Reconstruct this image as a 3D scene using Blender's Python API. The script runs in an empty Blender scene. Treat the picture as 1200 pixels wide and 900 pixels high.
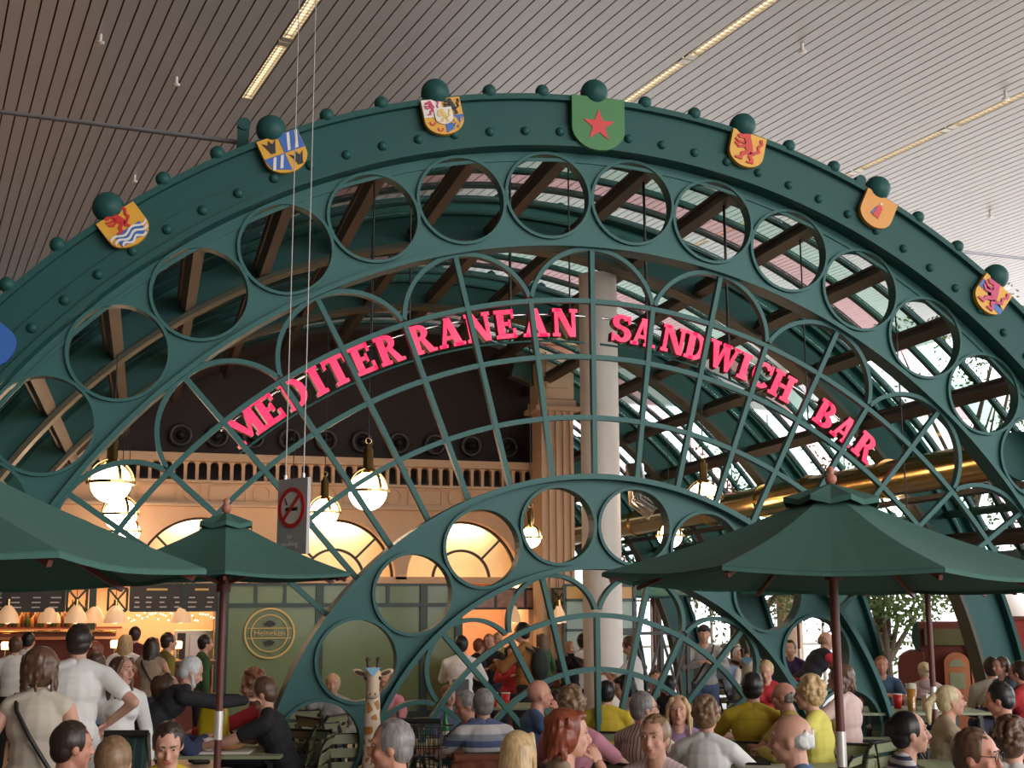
import bpy, math, random
from math import sin, cos, pi, radians, degrees, hypot, atan2, sqrt
from mathutils import Vector, Matrix
random.seed(7)
S = bpy.context.scene
COL = S.collection
# ---------------------------------------------------------------- camera, world, exposure
F, YAW, PITCH, ROLL, CAMZ = 1477.5, radians(16.07), radians(10.14), radians(-0.2), 1.8
fwd = Vector((sin(YAW)*cos(PITCH), cos(YAW)*cos(PITCH), sin(PITCH)))
rt0 = Vector((cos(YAW), -sin(YAW), 0)); up0 = rt0.cross(fwd)
rt = cos(ROLL)*rt0 + sin(ROLL)*up0; up = -sin(ROLL)*rt0 + cos(ROLL)*up0
CAM = Vector((0, 0, CAMZ))
cd = bpy.data.cameras.new('camera'); cam = bpy.data.objects.new('camera', cd); COL.objects.link(cam)
cd.sensor_width = 36; cd.lens = F/1200*36; cd.clip_end = 500
m = Matrix.Identity(4)
for i in range(3):
    m[i][0], m[i][1], m[i][2] = rt[i], up[i], -fwd[i]
m.translation = CAM; cam.matrix_world = m; S.camera = cam
S.view_settings.view_transform = 'Standard'; S.view_settings.look = 'None'
S.view_settings.exposure = 0.0; S.view_settings.gamma = 1; S.view_settings.use_curve_mapping = False
W = bpy.data.worlds.new('daylight'); S.world = W; W.use_nodes = True
W.node_tree.nodes['Background'].inputs[0].default_value = (0.93, 0.96, 1, 1)
W.node_tree.nodes['Background'].inputs[1].default_value = 4.2
def area(name, loc, rot, sx, sy, power, col):
    l = bpy.data.lights.new(name, 'AREA'); l.shape = 'RECTANGLE'; l.size = sx; l.size_y = sy; l.energy = power; l.color = col
    o = bpy.data.objects.new(name, l); COL.objects.link(o); o.location = loc; o.rotation_euler = rot; return o
def point(name, loc, power, col, r=.1):
    l = bpy.data.lights.new(name, 'POINT'); l.energy = power; l.color = col; l.shadow_soft_size = r
    o = bpy.data.objects.new(name, l); COL.objects.link(o); o.location = loc; return o

area('arch_front_fill', (13, -9, 8.5), (radians(68), 0, radians(22)), 14, 8, 1350, (1, .93, .85))  # added fill light behind the camera, brightens the front of the arch
area('low_people_fill', (9, -11, 3.6), (radians(88), 0, radians(14)), 16, 5, 650, (1, .94, .88))  # second added fill, low down, lifts the people and tables
area('warm_ceiling_fill', (-5, 34, 5), (pi, 0, 0), 5, 18, 110, (1, .42, .14))  # added unseen lamp, warms the left part of the ceiling
def ray(px, py): return fwd + rt*((px-600)/F) + up*((450-py)/F)
def at(px, py, Y):
    d = ray(px, py); return CAM + d*(Y/d.y)
def atd(px, py, dep): return CAM + ray(px, py)*dep
def atz(px, py, z):
    d = ray(px, py); return CAM + d*((z-CAMZ)/d.z)
# ---------------------------------------------------------------- materials
MATS = {}
def mat(name, col, rough=.6, metal=0, var=.08, scale=6, emis=None, es=0, trans=0, bump=0, coat=0, aniso=None):
    if name in MATS: return MATS[name]
    M = bpy.data.materials.new(name); M.use_nodes = True; nt = M.node_tree; b = nt.nodes['Principled BSDF']
    b.inputs['Roughness'].default_value = rough; b.inputs['Metallic'].default_value = metal
    b.inputs['Coat Weight'].default_value = coat
    if trans: b.inputs['Transmission Weight'].default_value = trans
    tc = nt.nodes.new('ShaderNodeTexCoord'); nz = nt.nodes.new('ShaderNodeTexNoise'); nz.inputs['Scale'].default_value = scale; nz.inputs['Detail'].default_value = 3
    if aniso:
        mp = nt.nodes.new('ShaderNodeMapping'); mp.inputs['Scale'].default_value = aniso; nt.links.new(tc.outputs['Object'], mp.inputs[0]); nt.links.new(mp.outputs[0], nz.inputs['Vector'])
    else: nt.links.new(tc.outputs['Object'], nz.inputs['Vector'])
    mx = nt.nodes.new('ShaderNodeMix'); mx.data_type = 'RGBA'
    mx.inputs[6].default_value = tuple(max(0, c*(1-var)) for c in col)+(1,); mx.inputs[7].default_value = tuple(min(1, c*(1+var)) for c in col)+(1,)
    nt.links.new(nz.outputs['Fac'], mx.inputs[0]); nt.links.new(mx.outputs[2], b.inputs['Base Color'])
    if bump:
        bp = nt.nodes.new('ShaderNodeBump'); bp.inputs['Strength'].default_value = bump; nt.links.new(nz.outputs['Fac'], bp.inputs['Height']); nt.links.new(bp.outputs['Normal'], b.inputs['Normal'])
    if emis:
        b.inputs['Emission Color'].default_value = tuple(emis)+(1,); b.inputs['Emission Strength'].default_value = es
    MATS[name] = M; return M
def glassmat(name, tint, gloss=.08):
    M = bpy.data.materials.new(name); M.use_nodes = True; nt = M.node_tree; nt.nodes.remove(nt.nodes['Principled BSDF'])
    o = nt.nodes['Material Output']; t = nt.nodes.new('ShaderNodeBsdfTransparent'); g = nt.nodes.new('ShaderNodeBsdfGlossy'); mx = nt.nodes.new('ShaderNodeMixShader')
    t.inputs[0].default_value = tuple(tint)+(1,); g.inputs['Roughness'].default_value = .05; mx.inputs[0].default_value = gloss
    nt.links.new(t.outputs[0], mx.inputs[1]); nt.links.new(g.outputs[0], mx.inputs[2]); nt.links.new(mx.outputs[0], o.inputs[0]); MATS[name] = M; return M
def wood(name, c1, c2, scale=3, rough=.5):
    if name in MATS: return MATS[name]
    M = mat(name, c1, rough); nt = M.node_tree; wv = nt.nodes.new('ShaderNodeTexNoise'); wv.inputs['Scale'].default_value = scale; wv.inputs['Detail'].default_value = 6
    mp = nt.nodes.new('ShaderNodeMapping'); mp.inputs['Scale'].default_value = (14, 14, 1.2); tc = nt.nodes.new('ShaderNodeTexCoord')
    nt.links.new(tc.outputs['Object'], mp.inputs[0]); nt.links.new(mp.outputs[0], wv.inputs['Vector'])
    mx = [n for n in nt.nodes if n.bl_idname == 'ShaderNodeMix'][0]; nt.links.new(wv.outputs['Fac'], mx.inputs[0])
    mx.inputs[6].default_value = tuple(c1)+(1,); mx.inputs[7].default_value = tuple(c2)+(1,); return M
TEAL = mat('green enamel', (.036, .120, .113), .48, 0, .06, 4)
TEALD = mat('dark green enamel', (.015, .074, .068), .5, 0, .08, 4)
for _m in (TEAL, TEALD): _m.node_tree.nodes['Principled BSDF'].inputs['Specular IOR Level'].default_value = .25
BROWNW = mat('brown stained timber', (.036, .023, .016), .5)
BRASS = mat('brass', (.62, .42, .16), .22, 1, .05)
CHROME = mat('chrome', (.7, .7, .7), .2, 1)
BLACK = mat('black paint', (.015, .015, .016), .45)
CREAM = mat('cream plaster', (.72, .48, .31), .7)
CREAM2 = mat('cream moulding', (.66, .46, .31), .65)
DARKWALL = mat('dark brown plaster', (.06, .045, .045), .8)
WHITEP = mat('white paint', (.80, .72, .65), .5)
# ---------------------------------------------------------------- mesh builder
class MB:
    def __init__(s): s.v = []; s.f = []; s.m = []; s.sm = []; s.T = None; s.mi = 0
    def add(s, vs, fs, smooth=False, M=None):
        n = len(s.v)
        for p in vs:
            p = Vector(p)
            if M is not None: p = M @ p
            if s.T is not None: p = s.T @ p
            s.v.append(p)
        for f in fs: s.f.append([n+i for i in f]); s.m.append(s.mi); s.sm.append(smooth)
        return s
    def box(s, c, d, M=None, taper=1):
        x, y, z = d[0]/2, d[1]/2, d[2]/2; c = Vector(c)
        vs = [c+Vector((a*x*(taper if k > 0 else 1), b*y*(taper if k > 0 else 1), k*z)) for k in (-1, 1) for b in (-1, 1) for a in (-1, 1)]
        return s.add(vs, [(0, 2, 3, 1), (4, 5, 7, 6), (0, 1, 5, 4), (2, 6, 7, 3), (0, 4, 6, 2), (1, 3, 7, 5)], False, M)
    def bar(s, a, b, w, h, upv=(0, 0, 1)):
        a, b = Vector(a), Vector(b); d = (b-a).normalized(); u = Vector(upv)
        if abs(d.dot(u)) > .98: u = Vector((0, 1, 0))
        r = d.cross(u).normalized(); u = r.cross(d)
        vs = [p + r*(i*w/2) + u*(j*h/2) for p in (a, b) for i, j in ((-1, -1), (1, -1), (1, 1), (-1, 1))]
        return s.add(vs, [(0, 1, 2, 3), (7, 6, 5, 4), (0, 4, 5, 1), (1, 5, 6, 2), (2, 6, 7, 3), (3, 7, 4, 0)])
    def tube(s, path, r, n=8, closed=False, caps=True):
        P = [Vector(p) for p in path]; N = len(P); rs = r if isinstance(r, (list, tuple)) else [r]*N
        vs = []; prev = None
        for i in range(N):
            if closed: d = P[(i+1) % N]-P[i-1]
            else: d = P[min(i+1, N-1)]-P[max(i-1, 0)]
            d.normalize()
            if prev is None:
                u = Vector((0, 0, 1)) if abs(d.z) < .9 else Vector((0, 1, 0)); u = (u-d*u.dot(d)).normalized()
            else: u = (prev-d*prev.dot(d)).normalized()
            prev = u; w = d.cross(u)
            for k in range(n):
                a = 2*pi*k/n; vs.append(P[i]+(u*cos(a)+w*sin(a))*rs[i])
        fs = []; R_ = N if closed else N-1
        for i in range(R_):
            for k in range(n):
                a, b = i*n+k, i*n+(k+1) % n; c, d_ = ((i+1) % N)*n+(k+1) % n, ((i+1) % N)*n+k; fs.append((a, b, c, d_))
        s.add(vs, fs, True)
        if caps and not closed:
            s.add(vs[:n], [tuple(range(n))[::-1]]); s.add(vs[-n:], [tuple(range(n))])
        return s
    def lathe(s, prof, n=24, c=(0, 0, 0), M=None, smooth=True, a0=0, a1=2*pi, sx=1, sy=1):
        full = abs(a1-a0-2*pi) < 1e-6; k = n if full else n+1; vs = []
        for (r, z) in prof:
            for i in range(k):
                a = a0+(a1-a0)*i/n; vs.append((c[0]+r*cos(a)*sx, c[1]+r*sin(a)*sy, c[2]+z))
        fs = []
        for j in range(len(prof)-1):
            for i in range(n):
                a, b = j*k+i, j*k+(i+1) % k; fs.append((a, b, b+k, a+k))
        return s.add(vs, fs, smooth, M)
    def ball(s, c, r, n=16, m_=10, M=None, sc=(1, 1, 1)):
        prof = [(max(1e-4, sin(pi*i/m_)), -cos(pi*i/m_)) for i in range(m_+1)]
        T = Matrix.Translation(Vector(c)) @ Matrix.Diagonal((r*sc[0], r*sc[1], r*sc[2], 1))
        if M is not None: T = M @ T
        return s.lathe(prof, n, M=T)
    def prism(s, poly, y0, y1, M=None):      # polygon in xz, extruded along y
        n = len(poly); vs = [(x, y0, z) for x, z in poly]+[(x, y1, z) for x, z in poly]
        fs = [tuple(range(n)), tuple(range(2*n-1, n-1, -1))]+[(i, i+n, (i+1) % n+n, (i+1) % n) for i in range(n)]
        return s.add(vs, fs, False, M)
    def arcbox(s, c, R0, R1, Y0, Y1, a0, a1, n=64):   # c=(x,z); degrees from the top; revolves about the y axis
        vs = []; A = [radians(a0+(a1-a0)*i/n) for i in range(n+1)]
        for a in A:
            for R_, Y in ((R0, Y0), (R1, Y0), (R1, Y1), (R0, Y1)): vs.append((c[0]+R_*sin(a), Y, c[1]+R_*cos(a)))
        fs = []
        for i in range(n):
            for k in range(4): fs.append((i*4+k, i*4+(k+1) % 4, (i+1)*4+(k+1) % 4, (i+1)*4+k))
        fs += [(0, 1, 2, 3), (n*4+3, n*4+2, n*4+1, n*4)]
        return s.add(vs, fs, False)
    def build(s, name, mats, parent=None, bevel=0, kind=None):
        me = bpy.data.meshes.new(name); me.from_pydata([tuple(p) for p in s.v], [], s.f); me.update()
        for M in (mats if isinstance(mats, (list, tuple)) else [mats]): me.materials.append(M)
        for p, k, sm in zip(me.polygons, s.m, s.sm): p.material_index = k; p.use_smooth = sm
        o = bpy.data.objects.new(name, me); COL.objects.link(o)
        if parent is not None: o.parent = parent; o.matrix_parent_inverse = parent.matrix_world.inverted() if False else Matrix.Translation(-parent.location) if parent.type == 'EMPTY' and not parent.get('_local') and parent.rotation_euler.z == 0 else Matrix.Identity(4)
        if bevel:
            b = o.modifiers.new('bevel', 'BEVEL'); b.width = bevel; b.segments = 2; b.limit_method = 'ANGLE'
        if kind: o['kind'] = kind
        return o
def tag(o, label, cat, group=None):
    o['label'] = label; o['category'] = cat
    if group: o['group'] = group
    return o
def thing(name, loc, label, cat, group=None):
    o = bpy.data.objects.new(name, None); COL.objects.link(o); o.location = loc; o.empty_display_size = .1
    return tag(o, label, cat, group)
def local(name, loc, rz, label, cat, group=None):    # a thing whose parts are written in its own coordinates
    o = thing(name, loc, label, cat, group); o.rotation_euler = (0, 0, rz); o['_local'] = 1; return o
def dup(root, loc, rz=None, label=None, group=None):
    r = root.copy(); COL.objects.link(r); r.location = loc
    if rz is not None: r.rotation_euler = (0, 0, rz)
    if label: r['label'] = label
    if group: r['group'] = group
    for ch in list(root.children):
        c = ch.copy(); COL.objects.link(c); c.parent = r
        for g in list(ch.children):
            d = g.copy(); COL.objects.link(d); d.parent = c
    return r

def struct(mb, name, M): return mb.build(name, M, kind='structure')
# ---------------------------------------------------------------- the hall
HX, HZ, H2Z, AY = 3.71, -.26, .10, 10.3
HUB = (HX, HZ); HUB2 = (HX, H2Z)
FLOORM = mat('pale terrazzo', (.42, .36, .3), .35, 0, .15, 3)
mb = MB(); mb.box((13, 27, -.05), (96, 106, .1)); struct(mb, 'floor', FLOORM)
CEILZ = 14; CA = radians(-9.5)
SLAT = mat('painted metal slats', (.50, .465, .45), .38, .25, .04, 1.5)
mb = MB(); mb.T = Matrix.Translation((0, 0, CEILZ)) @ Matrix.Rotation(-CA, 4, 'Z')
LIGHTU = []
def ceil_u(p): return p.x*cos(CA)-p.y*sin(CA)
def ceil_v(p): return p.x*sin(CA)+p.y*cos(CA)
u1 = ceil_u(atz(328, 58, CEILZ)); u2 = ceil_u(atz(812, 65, CEILZ)); PU = (u2-u1)/28
lightcols = {0, 28, 56}
for k in range(-64, 120):
    c = u1+k*PU
    if k in lightcols:
        # slats run short where the luminaires sit
        continue
    mb.box((c, 10, .02), (PU-.035, 96, .04))
struct(mb, 'ceiling', SLAT)
mb = MB(); mb.T = Matrix.Translation((0, 0, CEILZ)) @ Matrix.Rotation(-CA, 4, 'Z'); mb.box((14, 10, .35), (58, 96, .1)); struct(mb, 'trim_1', BLACK)
# strip luminaires: one thing per tray
TUBEM = mat('lit diffuser', (.9, .85, .7), .5, emis=(1, .82, .55), es=2.6)
LOUV = mat('louvre aluminium', (.55, .5, .42), .4, .6)
def luminaire(u, v0, v1, label, group):
    o = local('ceiling_luminaire', (0, 0, 0), 0, label, 'ceiling light', group)
    p = Matrix.Rotation(-CA, 4, 'Z') @ Vector((u, (v0+v1)/2, 0)); o.location = (p.x, p.y, CEILZ); o.rotation_euler.z = -CA
    L = v1-v0; w = PU-.05
    b = MB(); b.box((0, 0, .14), (w, L-.06, .02))
    for s in (-1, 1): b.box((s*w/2, 0, .07), (.02, L-.06, .14))
    for s in (-1, 1): b.box((0, s*(L/2-.12), .0), (w, .2, .03))
    b.build('tray', LOUV, o)
    b = MB(); b.box((0, 0, .1), (w-.04, L-.4, .02)); b.build('diffuser', TUBEM, o)
    b = MB(); n = int(L/.16)
    for i in range(n): b.box((0, -L/2+.2+i*(L-.4)/(n-1), .03), (w-.02, .018, .05))
    for s in (-.25, .25): b.box((s*w, 0, .03), (.012, L-.4, .05))
    b.build('louvre', LOUV, o)
vend = {0: ceil_v(atz(285, 118, CEILZ)), 28: ceil_v(atz(722, 128, CEILZ))+4, 56: 41.0}
for ki, k in enumerate((0, 28, 56)):
    v = vend[k]
    for j in range((3, 4, 6)[ki]):
        nm = ['left', 'middle', 'right'][ki]
        luminaire(u1+k*PU, v-3.6*(j+1), v-3.6*j, 'lit louvred ceiling strip, %s in the %s row counted from the arch' % (['first', 'second', 'third', 'fourth', 'fifth', 'sixth'][j], nm), 'strip lights in the %s ceiling row' % nm)
    # slats fill the rest of the light column
    mb = MB(); mb.T = Matrix.Translation((0, 0, CEILZ)) @ Matrix.Rotation(-CA, 4, 'Z')
    mb.box((u1+k*PU, (v+58)/2, .02), (PU-.035, 58-v, .04)); mb.build('trim_%d' % (ki+2), SLAT, kind='structure')
# distant and side walls
WALLM = mat('hall wall', (.12, .085, .065), .8)
mb = MB(); mb.box((-9.2, 20, 7), (.3, 80, 14)); struct(mb, 'wall_left_blocker', WALLM)  # unseen wall, set close to keep the left ceiling dark
mb = MB(); mb.box((3, 60.6, 7), (24, .3, 14)); struct(mb, 'wall_far_blocker', WALLM)  # closed stretch added to shut daylight off the left side
mb = MB(); mb.box((-2, -14, 7), (15, .3, 14)); struct(mb, 'wall_behind_blocker', WALLM)  # unseen wall added behind the camera to block light from rear left
FAC = mat('facade frame', (.55, .55, .55), .5)
mb = MB(); mb.box((18, 60, 13.2), (76, .5, 2.0))
for i in range(-5, 15): mb.box((i*4.5, 60.2, 6), (.08, .1, 12))
mb.box((18, 60.2, 5.5), (76, .08, .07)); struct(mb, 'window_1', FAC)
# ---------------------------------------------------------------- the green arch across the front
def arcpts(c, R, a0, a1, Y, n=48): return [(c[0]+R*sin(radians(a0+(a1-a0)*i/n)), Y, c[1]+R*cos(radians(a0+(a1-a0)*i/n))) for i in range(n+1)]
def ringplate(mb, c, R0, R1, Rm, a_c, da, rh, Y0, Y1, n=40):
    """one bay of plate with a round hole, closed on all sides; u along the arc, v outward"""
    hw = radians(da)/2; inner = []; outer = []
    for i in range(n):
        t = 2*pi*i/n; ct, st = cos(t), sin(t)
        inner.append((rh*ct, Rm+rh*st))
        # border of the bay in (angle, R)
        k = 1e9
        if abs(ct) > 1e-6: k = min(k, hw*Rm/abs(ct))
        if st > 1e-6: k = min(k, (R1-Rm)/st)
        if st < -1e-6: k = min(k, (Rm-R0)/-st)
        outer.append((k*ct/Rm, Rm+k*st))
    def P(kind, q, Y):
        if kind:
            a = radians(a_c)+q[0]; return (c[0]+q[1]*sin(a), Y, c[1]+q[1]*cos(a))
        a = radians(a_c); x, z = q; return (c[0]+z*sin(a)+x*cos(a), Y, c[1]+z*cos(a)-x*sin(a))
    vs = [P(0, q, Y0) for q in inner]+[P(1, q, Y0) for q in outer]+[P(0, q, Y1) for q in inner]+[P(1, q, Y1) for q in outer]
    fs = []
    for i in range(n):
        j = (i+1) % n; fs += [(i, j, n+j, n+i), (2*n+i, 3*n+i, 3*n+j, 2*n+j), (i, 2*n+i, 2*n+j, j)]
    # the border fan leaves the corners of the bay open: close them
    for s1 in (-1, 1):
        for R_ in (R0, R1):
            q = (s1*hw, R_)
            tt = atan2(R_-Rm, s1*hw*Rm) % (2*pi); i = int(tt/(2*pi/n)) % n; j = (i+1) % n
            b = len(vs); vs += [P(1, q, Y0), P(1, q, Y1)]; fs += [(n+i, n+j, b), (3*n+i, b+1, 3*n+j)]
    mb.add(vs, fs)
def hoop(mb, c, Rm, a, r, w, Y0, Y1, n=40):
    a = radians(a); x, z = c[0]+Rm*sin(a), c[1]+Rm*cos(a); mb.arcbox((x, z), r, r+w, Y0, Y1, 0, 360, n)
arch = thing('arch_truss', (HX, AY, 0), 'great green riveted outer arch with round openings and a lattice of curved bars', 'arch')
b = MB(); b.arcbox(HUB, 6.15, 6.57, AY-.14, AY+.14, -92, 92, 160)
b.arcbox(HUB, 6.55, 6.60, AY-.2, AY+.2, -92, 92, 160); b.arcbox(HUB, 6.12, 6.17, AY-.2, AY+.16, -92, 92, 160)
b.arcbox(HUB, 6.17, 6.33, AY-.165, AY-.14, -92, 92, 160)
b.build('outer_beam', TEALD, arch)
RA = [-4.12+8.055*i for i in range(-10, 12)]
b = MB()
for a in RA: ringplate(b, HUB, 5.25, 6.14, 5.71, a, 8.055, .385, AY-.02, AY+.03)
b.build('ring_plate', TEAL, arch)
b = MB(); b.arcbox(HUB, 6.03, 6.06, AY-.035, AY-.02, -92, 92, 120)
b.arcbox(HUB, 5.235, 5.275, AY-.09, AY+.11, -92, 92, 160); b.build('inner_flange', TEAL, arch)
for a in RA:
    b = MB(); hoop(b, HUB, 5.71, a, .378, .026, AY-.055, AY+.07); b.build('round_rim', TEAL, arch)
for i in range(-26, 27):
    a = radians(.0+2.975*i+1.4*0-2.5+2.5*0); a = radians(2.98*i-.1)
    b = MB(); b.ball((HX+6.26*sin(a), AY-.165, HZ+6.26*cos(a)), .042, 14, 8); b.build('stud', TEALD, arch)
for i in range(-21, 22):
    a = radians(4.25*i-.1); big = i % 3 == 0; r = .125 if big else .062; R = 6.65 if big else 6.63
    b = MB(); b.ball((HX+R*sin(a), AY-.17, HZ+R*cos(a)), r, 20, 12); b.build('ball_finial', TEALD, arch)
BAR = TEAL
def small_hit(a):                      # radius from the hub where a radial meets the small arch
    dx, dz = sin(a), cos(a); oz = HZ-H2Z; bb = dz*oz; cc = oz*oz-2.83**2
    return -bb+sqrt(bb*bb-cc)
TR = 2.02
for i in range(-12, 13):
    a = radians(6.95*i); top = 5.25 if i % 2 == 0 else 4.755
    lo = small_hit(a); zl = HZ+lo*cos(a)
    if HZ+top*cos(a) < TR: continue
    if abs(6.95*i) > 50: lo = max(lo, (TR-HZ)/cos(a))
    b = MB(); p = lambda R: (HX+R*sin(a), AY, HZ+R*cos(a))
    b.bar(p(lo), p(top), .042, .06, (0, 1, 0)); b.build('radial_bar', BAR, arch)
for R in (4.755, 4.25, 3.71):
    amax = degrees(math.acos((TR-HZ)/R))
    segs = [(-amax, amax)]
    if R == 3.71 or R == 4.25: segs = [(-amax, amax)]
    for s in segs: b = MB(); b.arcbox(HUB, R-.021, R+.021, AY-.025, AY+.025, s[0], s[1], 90); b.build('curved_bar', BAR, arch)
for i in range(-8, 9):
    if i % 1 or abs(13.9*i) > 72: continue
    a = 13.9*i; Rc = 4.655; x, z = HX+Rc*sin(radians(a)), HZ+Rc*cos(radians(a))
    if z < TR-.5: continue
    b = MB(); b.arcbox((x, z), .56, .598, AY-.035, AY+.035, a-80, a+80, 36); b.build('half_hoop', BAR, arch)
for s in (1,):
    x0 = HX+s*3.2; x1 = HX+s*4.75; b = MB(); b.bar((x0, AY, TR), (x1, AY, TR), .06, .05); b.build('transom', BAR, arch)
# brackets on top of the arch
for ang, s in ((-27.6, 1), (26.6, 1)):
    a = radians(ang); T = Matrix.Translation((HX+6.62*sin(a), AY+.32, HZ+6.62*cos(a)))
    b = MB(); b.T = T; b.prism([(-.06, -.1), (.03, -.1), (.05, .34), (.0, .36), (-.05, .3)], -.03, .03)
    b.tube([(0, -.05, .34), (0, .05, .34)], .055, 14); b.bar((-.02, 0, -.05), (-.45*s if ang > 0 else .3, 0, -.16), .05, .09); b.build('bracket', TEALD, arch)
# the small arch in the middle
sm = thing('inner_arch', (HX, AY, 0), 'smaller green arch with a row of round openings standing in the middle under the lattice', 'arch')
RS = [16.45*(i+.5) for i in range(-6, 6)]
b = MB()
for a in RS: ringplate(b, HUB2, 2.05, 2.81, 2.43, a, 16.45, .322, AY-.03, AY+.04)
b.build('ring_plate', TEAL, sm)
b = MB(); b.arcbox(HUB2, 2.80, 2.845, AY-.14, AY+.15, -92.5, 92.5, 120); b.build('outer_flange', TEAL, sm)
b = MB(); b.arcbox(HUB2, 2.035, 2.075, AY-.12, AY+.13, -92.5, 92.5, 100); b.build('inner_flange', TEAL, sm)
for a in RS:
    b = MB(); hoop(b, HUB2, 2.43, a, .318, .026, AY-.065, AY+.08); b.build('round_rim', TEAL, sm)
for i in range(-5, 6):
    a = radians(13.9*i); top = 2.04 if i % 2 else 1.65
    b = MB(); p = lambda R: (HX+R*sin(a), AY, H2Z+R*cos(a)); b.bar(p(.42), p(top), .042, .06, (0, 1, 0)); b.build('radial_bar', BAR, sm)
for R in (1.65, 1.2, .42): b = MB(); b.arcbox(HUB2, R-.021, R+.021, AY-.025, AY+.025, -78, 78, 60); b.build('curved_bar', BAR, sm)
for i in (-5, -3, -1, 1, 3, 5):
    a = 13.9*i; Rc = 1.64; x, z = HX+Rc*sin(radians(a)), H2Z+Rc*cos(radians(a))
    b = MB(); b.arcbox((x, z), .375, .41, AY-.04, AY+.04, a-88, a+88, 32); b.build('half_hoop', BAR, sm)
# ---------------------------------------------------------------- the vault behind
RY = [10.3, 13.4, 16.5, 19.6, 22.7, 25.8]
SOFF = mat('lamp warmed green soffit', (.075, .075, .048), .5)  # orange lamp light mixed into the colour of the green paint
GG = glassmat('green tinted glass', (.80, .93, .88)); GP = glassmat('pink tinted glass', (.95, .79, .80)); GW = glassmat('clear glass', (.93, .97, .96))
WT = ['nearest the front arch', 'second from the front arch', 'third from the front arch', 'fourth from the front arch, behind the bar building', 'farthest back under the trees']
for k, Y in enumerate(RY[1:]):
    o = thing('vault_rib', (HX, Y, 0), 'deep green curved roof rib, %s' % WT[k], 'roof rib')
    a0 = -92 if Y < 19 else 18
    b = MB(); b.arcbox(HUB, 6.17, 6.62, Y-.07, Y+.07, a0, 92, 110); b.build('web', TEAL, o)
    b = MB(); b.arcbox(HUB, 6.12, 6.17, Y-.12, Y+.12, a0, 92, 110); b.build('lower_flange', SOFF, o)
    b = MB(); b.arcbox(HUB, 6.62, 6.67, Y-.19, Y+.19, a0, 92, 110); b.build('upper_flange', TEALD, o)
    for i in range(-14, 15):
        a = 6.375*i
        if a < a0: continue
        a = radians(a)
        b = MB(); b.ball((HX+6.7*sin(a), Y, HZ+6.7*cos(a)), .07, 12, 8); b.build('ball_finial', TEALD, o)
SOFFX = 0
PANEL = mat('dark boarding', (.035, .05, .045), .6)  # opaque dark sheet put in place of the unlit glass on the left
GA = 66; GL = -26
for k in range(5):
    Y0, Y1 = RY[k]+.1, RY[k+1]-.1; mid = (Y0+Y1)/2; a0 = GL if k < 3 else 18
    w = ['first', 'second', 'third', 'fourth', 'fifth'][k]
    o = thing('glazed_roof_bay', (HX, mid, 0), 'curved glazed roof bay with tinted strips, the %s bay behind the front arch' % w, 'glass roof')
    st = (Y1-Y0)/6
    for i in range(7):
        y = Y0+i*st; b = MB(); b.arcbox(HUB, 6.475, 6.525, y-.028, y+.028, a0 if k > 2 else -92, GA, 90)
        b.arcbox(HUB, 6.465, 6.475, y-.032, y+.032, a0 if k > 2 else -92, GA, 90); b.build('glazing_bar', TEALD, o)
    for i in range(6):
        y = Y0+i*st; b = MB(); b.arcbox(HUB, 6.50, 6.508, y+.03, y+st-.03, a0, GA, 60)
        b.build('glass_strip', [GP, GW, GG][i % 3], o)
    for j in range(-10, 9):
        a = -1.2+8.02*j
        if a > GA or a < a0-40 and k > 2 or (k > 2 and a < a0): continue
        a = radians(a); T = Matrix.Translation((HX+6.22*sin(a), 0, HZ+6.22*cos(a))) @ Matrix.Rotation(a, 4, 'Y')
        b = MB(); b.T = T; b.box((0, mid, 0), (.12, Y1-Y0, .1)); b.box((0, mid, .07), (.16, Y1-Y0, .04)); b.build('purlin', BROWNW, o)
    b = MB(); b.T = Matrix.Translation((HX+6.35*sin(radians(GA)), 0, HZ+6.35*cos(radians(GA)))) @ Matrix.Rotation(radians(GA), 4, 'Y'); b.box((0, mid, 0), (.16, Y1-Y0, .3)); b.build('sill', TEALD, o)
    b = MB(); b.T = Matrix.Translation((HX+6.45*sin(radians(GA-5.5)), 0, HZ+6.45*cos(radians(GA-5.5)))) @ Matrix.Rotation(radians(GA), 4, 'Y'); b.box((0, mid, 0), (.07, Y1-Y0, .1)); b.build('cross_bar', TEALD, o)
    if k < 3:
        b = MB(); b.arcbox(HUB, 6.57, 6.62, Y0-.1, Y1+.1, -92, GL, 50); b.build('shade_sheet', PANEL, o)
# the brass duct along the right side
DX, DZ = 8.38, 3.30
o = thing('brass_duct', (DX, 16, DZ), 'long polished brass duct running along the right side of the glass vault', 'duct')
b = MB(); b.tube([(DX, 10.75, DZ), (DX, 24.5, DZ)], .21, 28); b.build('pipe', BRASS, o)
b = MB(); b.box((DX+.15, 17.6, DZ-.27), (.2, 13.7, .05)); b.build('tray', BROWNW, o)
b = MB(); b.tube([(DX, 10.66, DZ), (DX, 10.76, DZ)], .25, 28); b.build('end_cap', TEALD, o)
for Y in (13.0, 14.8, 16.1, 17.9, 19.3, 21):
    b = MB(); b.tube([(DX, Y, DZ), (DX, Y+.06, DZ)], .235, 28); b.build('collar', BRASS, o)
b = MB(); b.tube([(6.9, 17.4, 3.9), (6.9, 17.3, 3.35), (7.1, 17.2, 3.2)], .14, 16); b.build('branch', CHROME, o)
# the tall round column and its collar
c = at(706, 700, 13.75); CXc, CYc = c.x, 13.75
o = thing('round_column', (CXc, CYc, 0), 'tall smooth white round column rising to the vault rib', 'column')
b = MB(); b.tube([(CXc, CYc, 0), (CXc, CYc, 5.72)], .225, 48); b.build('shaft', WHITEP, o)
b = MB(); b.lathe([(.225, 0), (.28, 0), (.28, .12), (.225, .14)], 48, (CXc, CYc, 0)); b.build('base_ring', WHITEP, o)
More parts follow.
